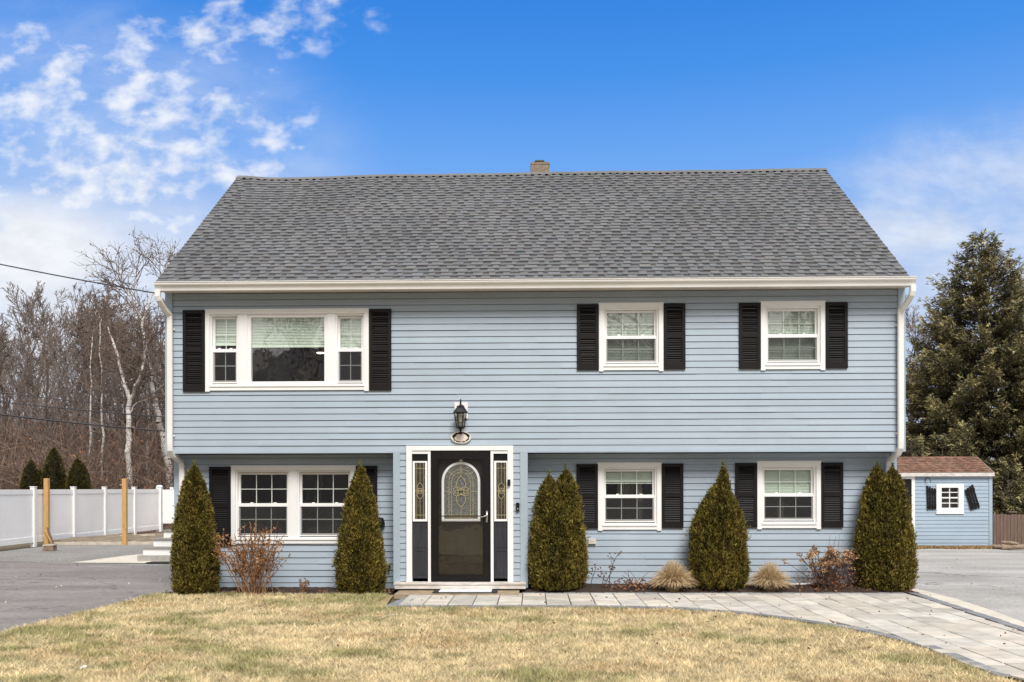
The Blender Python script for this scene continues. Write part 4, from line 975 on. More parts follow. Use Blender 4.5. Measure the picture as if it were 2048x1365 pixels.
# ------------------------------------------------------------------ shrubs
def arborvitae(name, heads, n, seed, label, dark=1., gold=1., group=None, loc=None, trunk=True, cat='shrub', full=False):
    """heads: (dx, dy, height, radius) flame-shaped plumes of upright sprays"""
    rg = np.random.default_rng(seed); root = empty(name, loc, label, cat, group)
    VV, FF, CC = [], [], []; off = 0
    tot = sum(h[2]*h[3] for h in heads)
    prof_t = np.array([0, .05, .15, .3, .45, .6, .75, .87, .95, 1.]); prof_r = np.array([.74, .86, .96, 1., .99, .93, .80, .58, .30, .02]) if full else np.array([.80, .92, 1., .99, .93, .82, .65, .44, .21, .01])
    for hi_, (dx, dy, H, Rr) in enumerate(heads):
        m = int(n*H*Rr/tot)
        # dark heart
        nk = 14; nt_ = 20; tt = np.linspace(0.0, .98, nt_); aa = np.arange(nk)*2*np.pi/nk
        rr = np.interp(tt, prof_t, prof_r)*Rr*.66
        T_, A_ = np.meshgrid(tt, aa, indexing='ij'); r_ = rr[:, None]*(1+.12*np.sin(A_*3+T_*9+seed))
        V = np.stack([dx+r_*np.cos(A_), dy+r_*np.sin(A_), T_*H+.0], -1).reshape(-1, 3)
        Fq = [(i*nk+j, i*nk+(j+1) % nk, (i+1)*nk+(j+1) % nk, (i+1)*nk+j) for i in range(nt_-1) for j in range(nk)]
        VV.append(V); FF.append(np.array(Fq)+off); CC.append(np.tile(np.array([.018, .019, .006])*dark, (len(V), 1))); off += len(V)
        t = rg.beta(1.1, 1.25, m); a = rg.uniform(0, 2*np.pi, m)
        lump = fbm(a*2.6+seed*7.3, t*4.5+seed, 3)                       # vertical lobes
        lump2 = fbm(a*7+seed*3.1, t*16+seed*2, 2)
        shell = rg.uniform(.78, 1.0, m)**1.0
        r = np.interp(t, prof_t, prof_r)*Rr*shell*(.58+.56*lump+.30*lump2)*(1+.16*(rg.random(m) > .985))
        P = np.stack([dx+r*np.cos(a), dy+r*np.sin(a), t*H], 1)
        D = np.stack([np.cos(a)*.6, np.sin(a)*.6, np.full(m, 1.)], 1)+rg.normal(0, .30, (m, 3))
        L_ = rg.uniform(.030, .068, m)*(H/2)**.4; W_ = L_*rg.uniform(.24, .42, m)
        # each spray: three kites fanned
        for q_ in range(3):
            Dq = D+rg.normal(0, .30, (m, 3)); V, Fc = sprays(P+rg.normal(0, .012, (m, 3)), Dq, L_*(1 if q_ == 0 else .75), W_)
            br = (.34+.85*np.clip((shell-.78)/.22, 0, 1)*np.clip((lump+lump2-.55)*2.0, .25, 1.6))*rg.uniform(.7, 1.3, m)*(1-.35*(1-t)*(rg.random(m) < .3))  # shade put into the colour: darker inside and in crevices between lobes
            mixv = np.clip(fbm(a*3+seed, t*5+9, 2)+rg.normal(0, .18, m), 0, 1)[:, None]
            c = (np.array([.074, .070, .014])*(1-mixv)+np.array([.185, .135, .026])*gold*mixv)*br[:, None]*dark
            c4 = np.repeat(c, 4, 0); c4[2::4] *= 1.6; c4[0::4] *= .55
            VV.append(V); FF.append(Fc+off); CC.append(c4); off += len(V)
        ks = int(m*.02); ta = rg.uniform(0, 2*np.pi, ks); tt_ = rg.uniform(.1, .97, ks); rs = np.interp(tt_, prof_t, prof_r)*Rr*rg.uniform(.95, 1.16, ks)
        V, Fc = sprays(np.stack([dx+rs*np.cos(ta), dy+rs*np.sin(ta), tt_*H], 1), np.stack([np.cos(ta)*.5, np.sin(ta)*.5, np.ones(ks)], 1)+rg.normal(0, .3, (ks, 3)), rg.uniform(.05, .11, ks), .02)
        VV.append(V); FF.append(Fc+off); CC.append(np.tile(np.array([.14, .115, .03])*dark, (len(V), 1))); off += len(V)
        # leader wisps
        k = 60; tz = rg.uniform(.9, 1.05, k); P = np.stack([dx+rg.normal(0, .012, k), dy+rg.normal(0, .012, k), tz*H], 1)
        V, Fc = sprays(P, np.array([[0, 0, 1.]])+rg.normal(0, .28, (k, 3)), rg.uniform(.04, .09, k), .022)
        VV.append(V); FF.append(Fc+off); CC.append(np.tile(np.array([.11, .11, .035])*dark, (len(V), 1))); off += len(V)
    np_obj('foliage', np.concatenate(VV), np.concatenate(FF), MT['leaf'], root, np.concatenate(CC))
    if trunk:
        m_ = MB()
        for (dx, dy, H, Rr) in heads: m_.tube([(dx*.6, dy, -.05), (dx, dy, .3*H), (dx, dy, H*.9)], [.035, .025, .005], 6)
        m_.build('trunk', MT['bark2'], root)
    return root
def shrub_at(px, pyb, D): p = PD(px, D); return (p.x, p.y, 1.65-(pyb-HY)*D/F)
pm = F/14.42     # pixels per metre at the shrubs
AV = [
    ('cone arborvitae at the left house corner beside the driveway', 389, 1184, [(0, 0, 260/pm, 40/pm), (-.13, .03, 150/pm, 30/pm), (.15, -.03, 165/pm, 30/pm), (0, -.1, 190/pm, 36/pm)], 21),
    ('cone arborvitae left of the front door before the double window', 721, 1184, [(0, 0, 256/pm, 40/pm), (.14, .02, 160/pm, 32/pm), (-.14, -.02, 150/pm, 32/pm), (0, -.1, 190/pm, 36/pm)], 22),
    ('two pointed arborvitae bush just right of the front door', 1115, 1178, [(.13, 0, 243/pm, 35/pm), (-.13, -.02, 230/pm, 35/pm), (.0, -.1, 200/pm, 36/pm), (.23, .04, 165/pm, 28/pm), (-.22, .05, 170/pm, 28/pm)], 23),
    ('broad round shouldered arborvitae with short spire between the right windows', 1436, 1176, [(.09, .02, 246/pm, 19/pm), (.02, 0, 216/pm, 44/pm), (-.15, -.04, 188/pm, 36/pm), (.18, -.02, 182/pm, 35/pm)], 24),
    ('twin topped arborvitae at the right house corner by the walk', 1767, 1181, [(-.10, 0, 252/pm, 35/pm), (.13, -.03, 248/pm, 36/pm), (0, -.1, 200/pm, 36/pm), (-.22, .02, 165/pm, 29/pm), (.25, .02, 185/pm, 30/pm)], 25),
]
for lab, px, pyb, hd, sd_ in AV:
    arborvitae('arborvitae', [(a_, b_, c_*.962, d_*.955) for a_, b_, c_, d_ in hd], 34000, sd_, lab, loc=shrub_at(px, pyb, 14.42), full=(sd_ >= 23))

def stems_obj(name, root, stems, m, k=4):
    A, B, r0, r1 = [], [], [], []
    low_ = [st_[0][0] for st_ in stems if st_[0][0][2] < .05]
    for a_, b_ in zip(low_[:-1], low_[1:]): A.append(a_); B.append(b_); r0.append(.005); r1.append(.005)   # root crown
    for pts, ra, rb_ in stems:
        n = len(pts)-1
        for i in range(n): A.append(pts[i]); B.append(pts[i+1]); r0.append(ra+(rb_-ra)*i/n); r1.append(ra+(rb_-ra)*(i+1)/n)
    V, Fc = segs_mesh(A, B, r0, r1, k); return np_obj(name, V, Fc, m, root)
def arc(p0, d, L_, n, bend=.25, jit=.12):
    p = np.array(p0, float); d = np.array(d, float); out = [p.copy()]
    for i in range(n):
        d = d+np.array([random.gauss(0, jit), random.gauss(0, jit), -bend/n+random.gauss(0, jit*.5)]); d /= np.linalg.norm(d); p = p+d*L_/n; out.append(p.copy())
    return out
MT['redstem'] = mat('red_brown_stem', (.25, .135, .07), .9, .3, 9.)
MT['drystem'] = mat('dry_brown_stem', (.10, .055, .035), .9, .3, 9.)
def leafy_shrub(name, loc, label, nst, H, spread, colA, colB, nleaf, m, lsize, cat='shrub', rad=.007):
    root = empty(name, loc, label, cat); st = []; tips = []
    for i in range(nst):
        a = random.uniform(0, 2*math.pi); q_ = random.random()**.6*spread; L_ = H*random.uniform(.6, 1.05)
        s = arc((random.gauss(0, .11)*H, random.gauss(0, .05), 0), (math.cos(a)*q_, math.sin(a)*q_*.5, 1), L_, 7, .0, .07); st.append((s, rad, rad*.4)); tips.append(s)
        for j in range(3):
            k = random.randint(2, 5); s2 = arc(s[k], (s[k]-s[k-1])/np.linalg.norm(s[k]-s[k-1])+np.array([random.gauss(0, .5), random.gauss(0, .4), .1]), L_*random.uniform(.18, .4), 4, 0, .1); st.append((s2, rad*.55, rad*.3)); tips.append(s2)
    stems_obj('stems', root, st, m)
    P = []
    for i in range(nleaf):
        s = random.choice(tips); k = random.randint(1 if random.random() < .3 else len(s)//2, len(s)-2); f = random.random(); P.append(s[k]*(1-f)+s[k+1]*f)
    P = np.array(P); D = rng.normal(0, 1, P.shape)+np.array([0, 0, .3]); V, Fc = sprays(P, D, rng.uniform(.6, 1.3, len(P))*lsize, lsize*.55)
    mixv = rng.random(len(P))[:, None]; c = (np.array(colA)*mixv+np.array(colB)*(1-mixv))*rng.uniform(.6, 1.3, len(P))[:, None]
    np_obj('leaves', V, Fc, MT['leaf'], root, np.repeat(c, 4, 0)); return root
leafy_shrub('spirea', shrub_at(506, 1189, 14.25), 'twiggy reddish brown winter shrub fanning out before the left window', 60, 1.12, .72, (.46, .25, .11), (.28, .13, .055), 2600, MT['redstem'], .04)
leafy_shrub('spirea', shrub_at(608, 1184, 14.4), 'tiny reddish brown dormant plant low by the left siding', 12, .22, .8, (.34, .17, .09), (.2, .09, .05), 120, MT['redstem'], .035, cat='plant', rad=.004)
def hydrangea():
    root = empty('hydrangea', shrub_at(1656, 1182, 14.35), 'dried hydrangea with tan flower heads left of the right corner shrub', 'shrub'); st = []; heads = []
    for i in range(46):
        a = random.uniform(0, 2*math.pi); q_ = random.random()**.6*.85; L_ = random.uniform(.42, .70)
        s = arc((random.gauss(0, .09), random.gauss(0, .04), 0), (math.cos(a)*q_, math.sin(a)*q_*.4, 1), L_, 6, .0, .08); st.append((s, .007, .004)); heads.append(s[-1])
        if random.random() < .6:
            s2 = arc(s[3], (random.gauss(0, .5), random.gauss(0, .3), .8), L_*.4, 4, 0, .1); st.append((s2, .005, .003)); heads.append(s2[-1])
    s = arc((-.1, -.02, .02), (-.95, 0, .85), .72, 6, .1, .04); st.append((s, .006, .003)); heads.append(s[-1])
    for k in range(3): st.append((arc((random.uniform(-.1, .2), 0, .1), (random.gauss(0, .15), 0, 1), .78, 6, 0, .05), .005, .002))
    stems_obj('stems', root, st, MT['drystem'])
    P, C = [], []
    for h in heads:
        n = 34; r = random.uniform(.03, .06); b = random.uniform(.6, 1.15)
        v = unit(rng.normal(size=(n, 3)))*r*rng.uniform(.5, 1, (n, 1)); P.append(h+v*np.array([1, 1, .8])); C.append(np.tile(np.array([.46, .28, .15])*b, (n, 1))*rng.uniform(.6, 1.3, (n, 1)))
    nl = 800; v = rng.normal(size=(nl, 3))*np.array([.24, .1, .10])+np.array([.0, 0, .16]); v[:, 2] = np.abs(v[:, 2]); P.append(v); C.append(np.tile(np.array([.20, .09, .05]), (nl, 1))*rng.uniform(.5, 1.5, (nl, 1)))
    P = np.concatenate(P); C = np.concatenate(C); V, Fc = sprays(P, rng.normal(size=P.shape), rng.uniform(.022, .04, len(P)), .024)
    np_obj('flower_heads', V, Fc, MT['leaf'], root, np.repeat(C, 4, 0))
hydrangea()
def tuft(px, pyb, w, h, label, seed, n=3200):
    rg = np.random.default_rng(seed); root = empty('ornamental_grass', shrub_at(px, pyb, 14.3), label, 'grass clump', 'dry grass clumps in the right bed')
    a = rg.uniform(0, 2*np.pi, n); rad = rg.random(n)**.7; L_ = h*rg.uniform(.55, 1.05, n); out = rad*w*rg.uniform(.7, 1.15, n)
    b = np.stack([np.cos(a)*rad*.09, np.sin(a)*rad*.09, np.zeros(n)], 1); N = 6; pts = []
    for i in range(N+1):
        t = i/N; droop = rad**2*t**2.4*L_*.75
        pts.append(b+np.stack([np.cos(a)*out*t**1.3, np.sin(a)*out*t**1.3*.8, L_*(t**.85)-droop], 1)+rg.normal(0, .004, (n, 3)))
    pts = np.stack(pts, 1); w0 = .0035
    s = np.stack([-np.sin(a), np.cos(a), 0*a], 1); s = unit(s+rg.normal(0, .5, s.shape))
    wid = w0*np.linspace(1, .35, N+1)[None, :, None]
    V = np.stack([pts-s[:, None]*wid, pts+s[:, None]*wid], 2).reshape(-1, 3)
    i0 = np.arange(n)[:, None]*(N+1)*2+np.arange(N)[None]*2; Fc = np.stack([i0, i0+1, i0+3, i0+2], -1).reshape(-1, 4)
    base = np.array([.58, .43, .25])*rg.uniform(.6, 1.25, n)[:, None]; C = base[:, None]*np.linspace(.62, 1.15, N+1)[None, :, None]; C = np.repeat(C.reshape(-1, 3), 2, 0)
    np_obj('blades', V, Fc, MT['grassm'], root, C); return root
tuft(1345, 1185, .33, .50, 'wider tan dried grass clump left of the broad arborvitae', 5)
tuft(1539, 1185, .31, .47, 'tan dried grass clump right of the broad arborvitae', 6, 2800)
# bare stems and dead leaf heap
root = empty('withered_plant', shrub_at(1206, 1175, 14.45), 'bare dark stalks standing in mulch right of the first bush', 'plant'); st = []
for (dx, tx, H) in ((-.20, -.01, .34), (.02, .25, .35), (.10, .05, .62), (-.02, .12, .22)):
    s = arc((dx, 0, 0), (tx*1.6, 0, 1), H, 7, 0, .10); st.append((s, .007, .004))
    st.append((arc(s[4], (random.gauss(0, .6), 0, .6), H*.2, 3, 0, .1), .004, .003))
stems_obj('stalks', root, st, MT['drystem'])
P = np.array([s[0][-1]+np.array([random.gauss(0, .03), 0, random.gauss(0, .03)]) for s in st for _ in range(6)]); V, Fc = sprays(P, rng.normal(size=P.shape), .05, .03); np_obj('dead_leaves', V, Fc, MT['leaf'], root, np.tile([.12, .07, .05], (len(V), 1)))
root = empty('withered_plant', shrub_at(1272, 1178, 14.4), 'flopped brown perennial beside the left dried grass clump', 'plant')
stems_obj('stalks', root, [(arc((random.gauss(0, .12), 0, 0), (random.uniform(-1, 1.2), 0, .55), .34, 6, .5, .15), .006, .003) for _ in range(14)], MT['drystem'])
P = rng.normal(size=(170, 3))*np.array([.20, .07, .045])+np.array([0, 0, .06]); P[:, 2] = np.abs(P[:, 2]); V, Fc = sprays(P, rng.normal(size=P.shape), rng.uniform(.03, .06, 170), .035)
np_obj('dead_leaves', V, Fc, MT['leaf'], root, np.repeat(np.array([.26, .13, .07])*rng.uniform(.5, 1.4, (170, 1)), 4, 0))
# scattered fallen leaves in the beds, on walk and grass
n = 900; x = np.concatenate([rng.uniform(bl0, br0, 260), rng.uniform(1.2, 6., 480), rng.uniform(-5, 6, 160)]); y = np.concatenate([rng.uniform(mul_y+.05, .25, 260), rng.uniform(yhi+.03, .25, 480), rng.uniform(-5.5, -.3, 160)])
z = np.concatenate([np.full(260, .04), np.interp(y[260:740], [yhi, .4], [.055, .125]), np.full(160, .035)])
P = np.stack([x, y, z], 1); D = rng.normal(size=P.shape)*np.array([1, 1, .25]); V, Fc = sprays(P, D, rng.uniform(.02, .055, n), .028)
o = np_obj('fallen_leaves', V, Fc, MT['leaf'], C=np.repeat(np.array([.22, .105, .055])*rng.uniform(.4, 1.6, (n, 1)), 4, 0)); tag(o, 'brown fallen leaves scattered over mulch beds and grass', 'leaves', kind='stuff')
p = PZ(1603, 1172, .09); m_ = MB(); m_.tube([(-.20, .02, .012), (-.1, -.02, .016), (.03, -.03, .02), (.14, -.01, .03), (.2, .02, .04)], [.018, .02, .022, .022, .018], 8); m_.v = [(a, b, c*.9) for a, b, c in m_.v]
o = m_.build('edging_strip', MT['white'], smooth=True); o.location = (p.x, p.y, .10); tag(o, 'curved white plastic strip lying on mulch by the hydrangea', 'strip')
p = PZ(772, 1240); m_ = MB(); m_.tube([(-.06, -.14, .03), (0, -.02, .045), (.03, .06, .05), (.11, .13, .05)], .006, 5); o = m_.build('stick', MT['wood_pale']); o.location = (p.x, p.y, 0); tag(o, 'pale thin stick lying on the lawn below the walk end', 'stick')
p = PZ(166, 1341); m_ = MB(); m_.obox((0, 0, .03), (.018, .005, .006), (-.004, .014, .0), (-.005, 0, .006)); m_.obox((.014, .005, .036), (.01, .01, .0), (-.01, .01, .005), (0, 0, .002)); o = m_.build('litter_scrap', MT['white']); o.location = (p.x, p.y, 0); tag(o, 'small white scrap of litter on the grass, lower left', 'litter')

# ------------------------------------------------------------------ left yard
fence = empty('vinyl_fence', (PD(67, 26.5).x, PD(67, 26.5).y, 0), 'white vinyl privacy fence along the left side of the yard', 'fence')
fx = fence.location.x
fy = [PD(319, 35.9).y-(35.9-d) for d in (22.0, 24.25, 26.5, 28.8, 31.1, 33.5, 35.9)]
fxs = [PD(p, d).x for p, d in ((-130, 22.0), (-20, 24.25), (67, 26.5), (147, 28.8), (209, 31.1), (268, 33.5), (319, 35.9))]
FT = 1.645
def lmb(): return MB()
for i in range(6):
    xa, ya, xb, yb = fxs[i], fy[i], fxs[i+1], fy[i+1]
    m_ = MB(); A = Vector((xa, ya, 0)); B = Vector((xb, yb, 0))
    base_z = .10 if i < 3 else .06
    m_.bar(A+Vector((0, 0, FT-.07)), B+Vector((0, 0, FT-.07)), .05, .14); m_.bar(A+Vector((0, 0, base_z+.09)), B+Vector((0, 0, base_z+.09)), .05, .16)
    d = (B-A); nb = 15
    for k in range(nb):
        p0 = A+d*(k/nb)+d*.0004; p1 = A+d*((k+1)/nb)-d*.0004
        m_.obox((p0+p1)/2+Vector((0, 0, (FT-.14+base_z+.17)/2)), (p1-p0)/2, Vector((.011, 0, 0)), Vector((0, 0, (FT-.14-base_z-.17)/2)))
    m_.build('fence_panel', MT['fence_white'], fence, xf=Matrix.Translation(-fence.location))
for i in range(7):
    m_ = MB(); x, y = fxs[i], fy[i]; w = .065
    m_.box(x-w, x+w, y-w, y+w, -.02, FT+.07); m_.box(x-w-.012, x+w+.012, y-w-.012, y+w+.012, FT+.07, FT+.09)
    if i == 6: m_.lathe([(.0, .09), (.13, .09), (.12, .13), (.05, .16), (0, .165)], (x, y, FT), 12); m_.box(x-.10, x+.10, y-.10, y+.10, -.02, FT+.085)
    m_.build('fence_post', MT['white'], fence, xf=Matrix.Translation(-fence.location))
# gate at the end
g0p = PD(325, 35.7); g1p = PD(372, 35.5); gate = empty('vinyl_gate', (g0p.x, g0p.y, 0), 'white boarded gate at the far end of the vinyl fence', 'gate')
m_ = MB(); w = (g1p-g0p).length; m_.box(.0, w, 0, .04, .30, FT-.12)
k = .0
while k < w: m_.box(k+.005, min(k+.14, w)-.005, -.008, 0, .33, FT-.14); k += .15
m_.build('gate_panel', MT['white'], gate)
m_ = MB(); m_.box(.0, w, -.006, .06, FT-.12, FT-.02); m_.box(.30, .42, -.02, .07, FT-.02, FT+.08); m_.build('gate_rail', MT['white'], gate)
# two bare timber posts
wp = []
for px, D, h, lab in ((93.5, 27.0, 1.97, 'tall raw timber post with a prop by the white fence'), (249.5, 27.2, 1.96, 'tall raw timber post standing alone nearer the house')):
    p = PD(px, D); r_ = empty('timber_post', (p.x, p.y, 0), lab, 'post'); m_ = MB(); m_.box(-.064, .064, -.064, .064, -.02, h); o_ = m_.build('post_shaft', MT['cedar'], r_); wp.append(r_)
    bm_ = o_.modifiers.new('bevel', 'BEVEL'); bm_.width = .008
    if px < 100:
        for (x0, z0, x1, z1, m) in ((.06, .52, .29, 0., MT['oldwood']), (-.02, .44, .24, .05, MT['cedar'])):
            m_ = MB(); m_.bar((x0, -.08, z0), (x1, -.14, z1), .05, .025); m_.build('prop', m, r_)
    else:
        m_ = MB(); m_.bar((.0, -.07, .62), (.06, -.07, .44), .03, .02); m_.build('prop', MT['cedar'], r_)
p = PD(100, 24.6); blk = empty('block_stack', (p.x, p.y, 0), 'small brown block with pale cap on the gravel by the first post', 'block')
m_ = MB(); m_.box(-.13, .13, -.1, .1, -.0, .13); m_.box(-.15, -.02, -.12, -.101, 0, .05); m_.build('block', MT['brick'], blk); m_ = MB(); m_.obox((-.0, 0, .152), (.15, 0, .008), (0, .11, 0), (-.001, 0, .02)); m_.build('cap_slab', MT['wood_pale'], blk)
# edging timber, soil bed behind
pa, pb = PD(108, 27.3), PD(300, 27.3); 
m_ = MB(); m_.bar((pa.x, pa.y, .03), (pb.x+.6, pb.y, .04), .10, .09); o = m_.build('edging_timber', MT['wood_pale']); tag(o, 'long pale edging timber lying between the two raw posts', 'timber')
pc, pd_ = PD(240, 29.5), PD(310, 29.8); m_ = MB(); m_.bar((pc.x, pc.y, .10), (pd_.x, pd_.y, .10), .10, .14); o = m_.build('edging_timber', MT['wood_pale']); tag(o, 'pale edging timber farther back, right of second raw post', 'timber')
m_ = MB(); n = 60; V = []; Fc = []
for j in range(9):
    for i in range(n+1):
        u, v = i/n, j/8; x = pa.x+.1+(pb.x+.4-pa.x)*u; yy = pa.y+.06+v*6.2; V.append((x, yy, .02+.16*math.sin(math.pi*min(1, v*1.3+.12))*(.2+1.5*float(fbm(np.array([x*2.6]), np.array([yy*1.6]), 3)[0]))))
for j in range(8):
    for i in range(n): k = j*(n+1)+i; Fc.append((k, k+1, k+n+2, k+n+1))
o = np_obj('soil_bank', V, Fc, MT['soilbank']); tag(o, kind='structure')
# side steps
sp_ = PD(275, 20.9); steps = empty('side_steps', (sp_.x, sp_.y, 0), 'white and grey entry steps beside the left of the house', 'steps')
s88 = F/20.9
m_ = MB(); m_.box(0, 2.6, -.02, 3.6, -.0, .13); m_.build('stone_base', MT['greyboard'], steps)
for i, xo in enumerate((.10, .23, .36)):
    yo = .04+.27*i; z0 = .13+.185*i
    m_ = MB(); m_.box(xo, 2.55, yo+.02, 3.5, z0+.001, z0+.16); m_.build('riser', MT['white'], steps)
    m_ = MB(); m_.box(xo-.03, 2.56, yo-.02, 3.5, z0+.161, z0+.184); m_.build('tread', MT['vent'], steps)
p = PD(332, 20.6); m_ = MB(); m_.box(-.3, .5, -.25, .1, 0, .02); o = m_.build('black_mat', MT['mat_black']); o.location = (p.x, p.y-.15, .003); tag(o, 'black rubber mat on the ground before the side steps', 'mat')

# overhead wires
def wire(p0, p1, sag, r, label):
    m_ = MB(); A, B = Vector(p0), Vector(p1); pts = [A.lerp(B, t/30)-Vector((0, 0, sag*4*(t/30)*(1-t/30))) for t in range(31)]
    o = m_.tube(pts, r, 5).build('utility_wire', MT['cable']); tag(o, label, 'wire', 'overhead wires left of the house')
def at(px, py, D): d = ray(px, py); return CAM+d*D
wire(at(-300, 462, 17), at(318, 588, 14.7), .05, .011, 'topmost wire running to the left eave corner')
for (a, b, D, r, lab) in (((-300, 742), (420, 826), 36, .014, 'faint upper wire of the group crossing the bare woods'), ((-300, 763), (420, 840), 36, .022, 'middle wire of the group crossing the bare woods'), ((-300, 786), (420, 869), 36, .034, 'thickest and lowest black wire before the bare woods')):
    wire(at(a[0], a[1], D), at(b[0], b[1], D+2), .18, r, lab)

# ------------------------------------------------------------------ trees
def grow_tree(seed, H, r0, levels=5, lean=.0, spread=.55, first=.25, twig=.010, kids=(2, 3), fork=False, droop=0.):
    rd = random.Random(seed); seg = []
    def rec(p, d, r, L_, lev):
        n = (9 if lev == 0 else 5 if lev < 3 else 3); p = np.array(p); rr = r; step = L_/n
        for i in range(n):
            j = .06 if lev == 0 else .16
            d = d+np.array([rd.gauss(0, j), rd.gauss(0, j), rd.gauss(0, j*.6)+(.085 if lev else .02)-droop*(lev > 2)]); d = d/np.linalg.norm(d)
            q = p+d*step; r2 = max(twig, r*(1-.75*(i+1)/n)) if lev else r*(1-.82*((i+1)/n)**1.1)+twig
            seg.append((p, q, rr, r2, lev)); 
            if lev < levels and (lev > 0 or (i+1)/n > first):
                nk = rd.randint(*kids) if lev == 0 else (rd.choice((0, 1, 1, 2)) if lev < 3 else rd.choice((1, 1, 2)))
                for k in range(nk):
                    a = rd.uniform(0, 2*math.pi); s = rd.uniform(.55, 1.2)*spread*1.7
                    u = np.cross(d, [0, 0, 1.] if abs(d[2]) < .95 else [1., 0, 0]); u /= np.linalg.norm(u); v = np.cross(d, u)
                    nd = d+(u*math.cos(a)+v*math.sin(a))*s; nd /= np.linalg.norm(nd)
                    frac = 1-.55*(i+1)/n
                    rec(q, nd, max(twig, r2*rd.uniform(.45, .7)), L_*(rd.uniform(.38, .62) if lev == 0 else rd.uniform(.45, .75))*frac*(1.0), lev+1)
            p = q; rr = r2
    rec((0, 0, -.3), np.array([lean, lean*.3, 1.])/math.hypot(lean, 1), r0, H, 0)
    return seg
def tree_obj(name, seg, mt, mc, loc, label, cat='tree', group=None, leaves=None, tl=0):
    root = empty(name, loc, label, cat, group)
    for nm, sel, m, k in (('trunk', [s for s in seg if s[4] <= tl], mt, 7), ('crown', [s for s in seg if s[4] > tl], mc, 3)):
        V, Fc = segs_mesh([s[0] for s in sel], [s[1] for s in sel], [s[2] for s in sel], [s[3] for s in sel], k)
        if nm == 'crown' and leaves:
            n, c, sz = leaves; tips = [s for s in sel if s[4] >= 3]; P = np.array([tips[random.randrange(len(tips))][1] for _ in range(n)])+rng.normal(0, .03, (n, 3))
            V2, F2 = sprays(P, rng.normal(size=(n, 3))-np.array([0, 0, .5]), sz, sz*.55); lo_ = np_obj('leaves', V2, F2, MT['leaf'], root, np.repeat(np.array(c)*rng.uniform(.5, 1.4, (n, 1)), 4, 0))
        np_obj(nm, V, Fc, m, root, smooth=(nm == 'trunk'))
    return root
protos = []
for i, (H, r0, lean, sp_a, fi) in enumerate(((12.5, .16, .02, .46, .38), (13.5, .19, -.08, .42, .3), (11.5, .12, .1, .5, .25), (13., .14, .0, .40, .42), (12, .2, .05, .52, .3), (10.5, .09, -.05, .46, .2))):
    seg = grow_tree(100+i, H, r0, 4, lean, sp_a, fi, .015)
    protos.append((seg, H))
print('tree segs', [len(p[0]) for p in protos])
spots = []
rw = random.Random(5)
for D, n, px0, px1, top in ((45, 6, -30, 330, 575), (52, 6, -60, 350, 558), (60, 6, -40, 380, 556), (72, 5, -50, 380, 566)):
    for k in range(n):
        px = px0+(px1-px0)*(k+.5+rw.uniform(-.4, .4))/n; spots.append((px, D+rw.uniform(-3, 3), top+rw.uniform(-5, 70)))
roots = {}
GL = 'bare grey brown tree in the crowded winter woods behind the white fence'
for i, (px, D, top) in enumerate(spots):
    k = i % len(protos); p = PD(px, D); z0 = hill_z(p.x, p.y); Hw = 1.65+(HY-top)*D/F-z0
    if k not in roots:
        roots[k] = tree_obj('bare_tree', protos[k][0], MT['bark'] if k % 2 else MT['bark2'], MT['twig'], (p.x, p.y, z0-.1), GL, 'tree', 'bare trees in the woods behind the fence'); o = roots[k]
    else: o = copy_tree(roots[k]); o.location = (p.x, p.y, z0-.1)
    ext = max(s[1][2] for s in protos[k][0]); sc = Hw/ext; o.scale = (sc*rw.uniform(.85, 1.1), sc*rw.uniform(.85, 1.1), sc); o.rotation_euler = (0, 0, rw.uniform(0, 6.28))
# right-hand bare trees behind the spruce
for i, (px, D, top, lab) in enumerate(((1838, 46, 600, 'bare tree showing between the house and the spruce'), (2062, 40, 480, 'bare tree at the right edge behind the spruce'), (1905, 60, 690, 'bare tree hidden low behind the spruce'))):
    o = copy_tree(roots[i+1]); p = PD(px, D); z0 = hill_z(p.x, p.y); o.location = (p.x, p.y, z0-.1); ext = max(s[1][2] for s in protos[i+1][0]); sc = (1.65+(HY-top)*D/F-z0)/ext; o.scale = (sc, sc, sc); o.rotation_euler = (0, 0, 1.3*i)
    o['label'] = lab; del o['group']
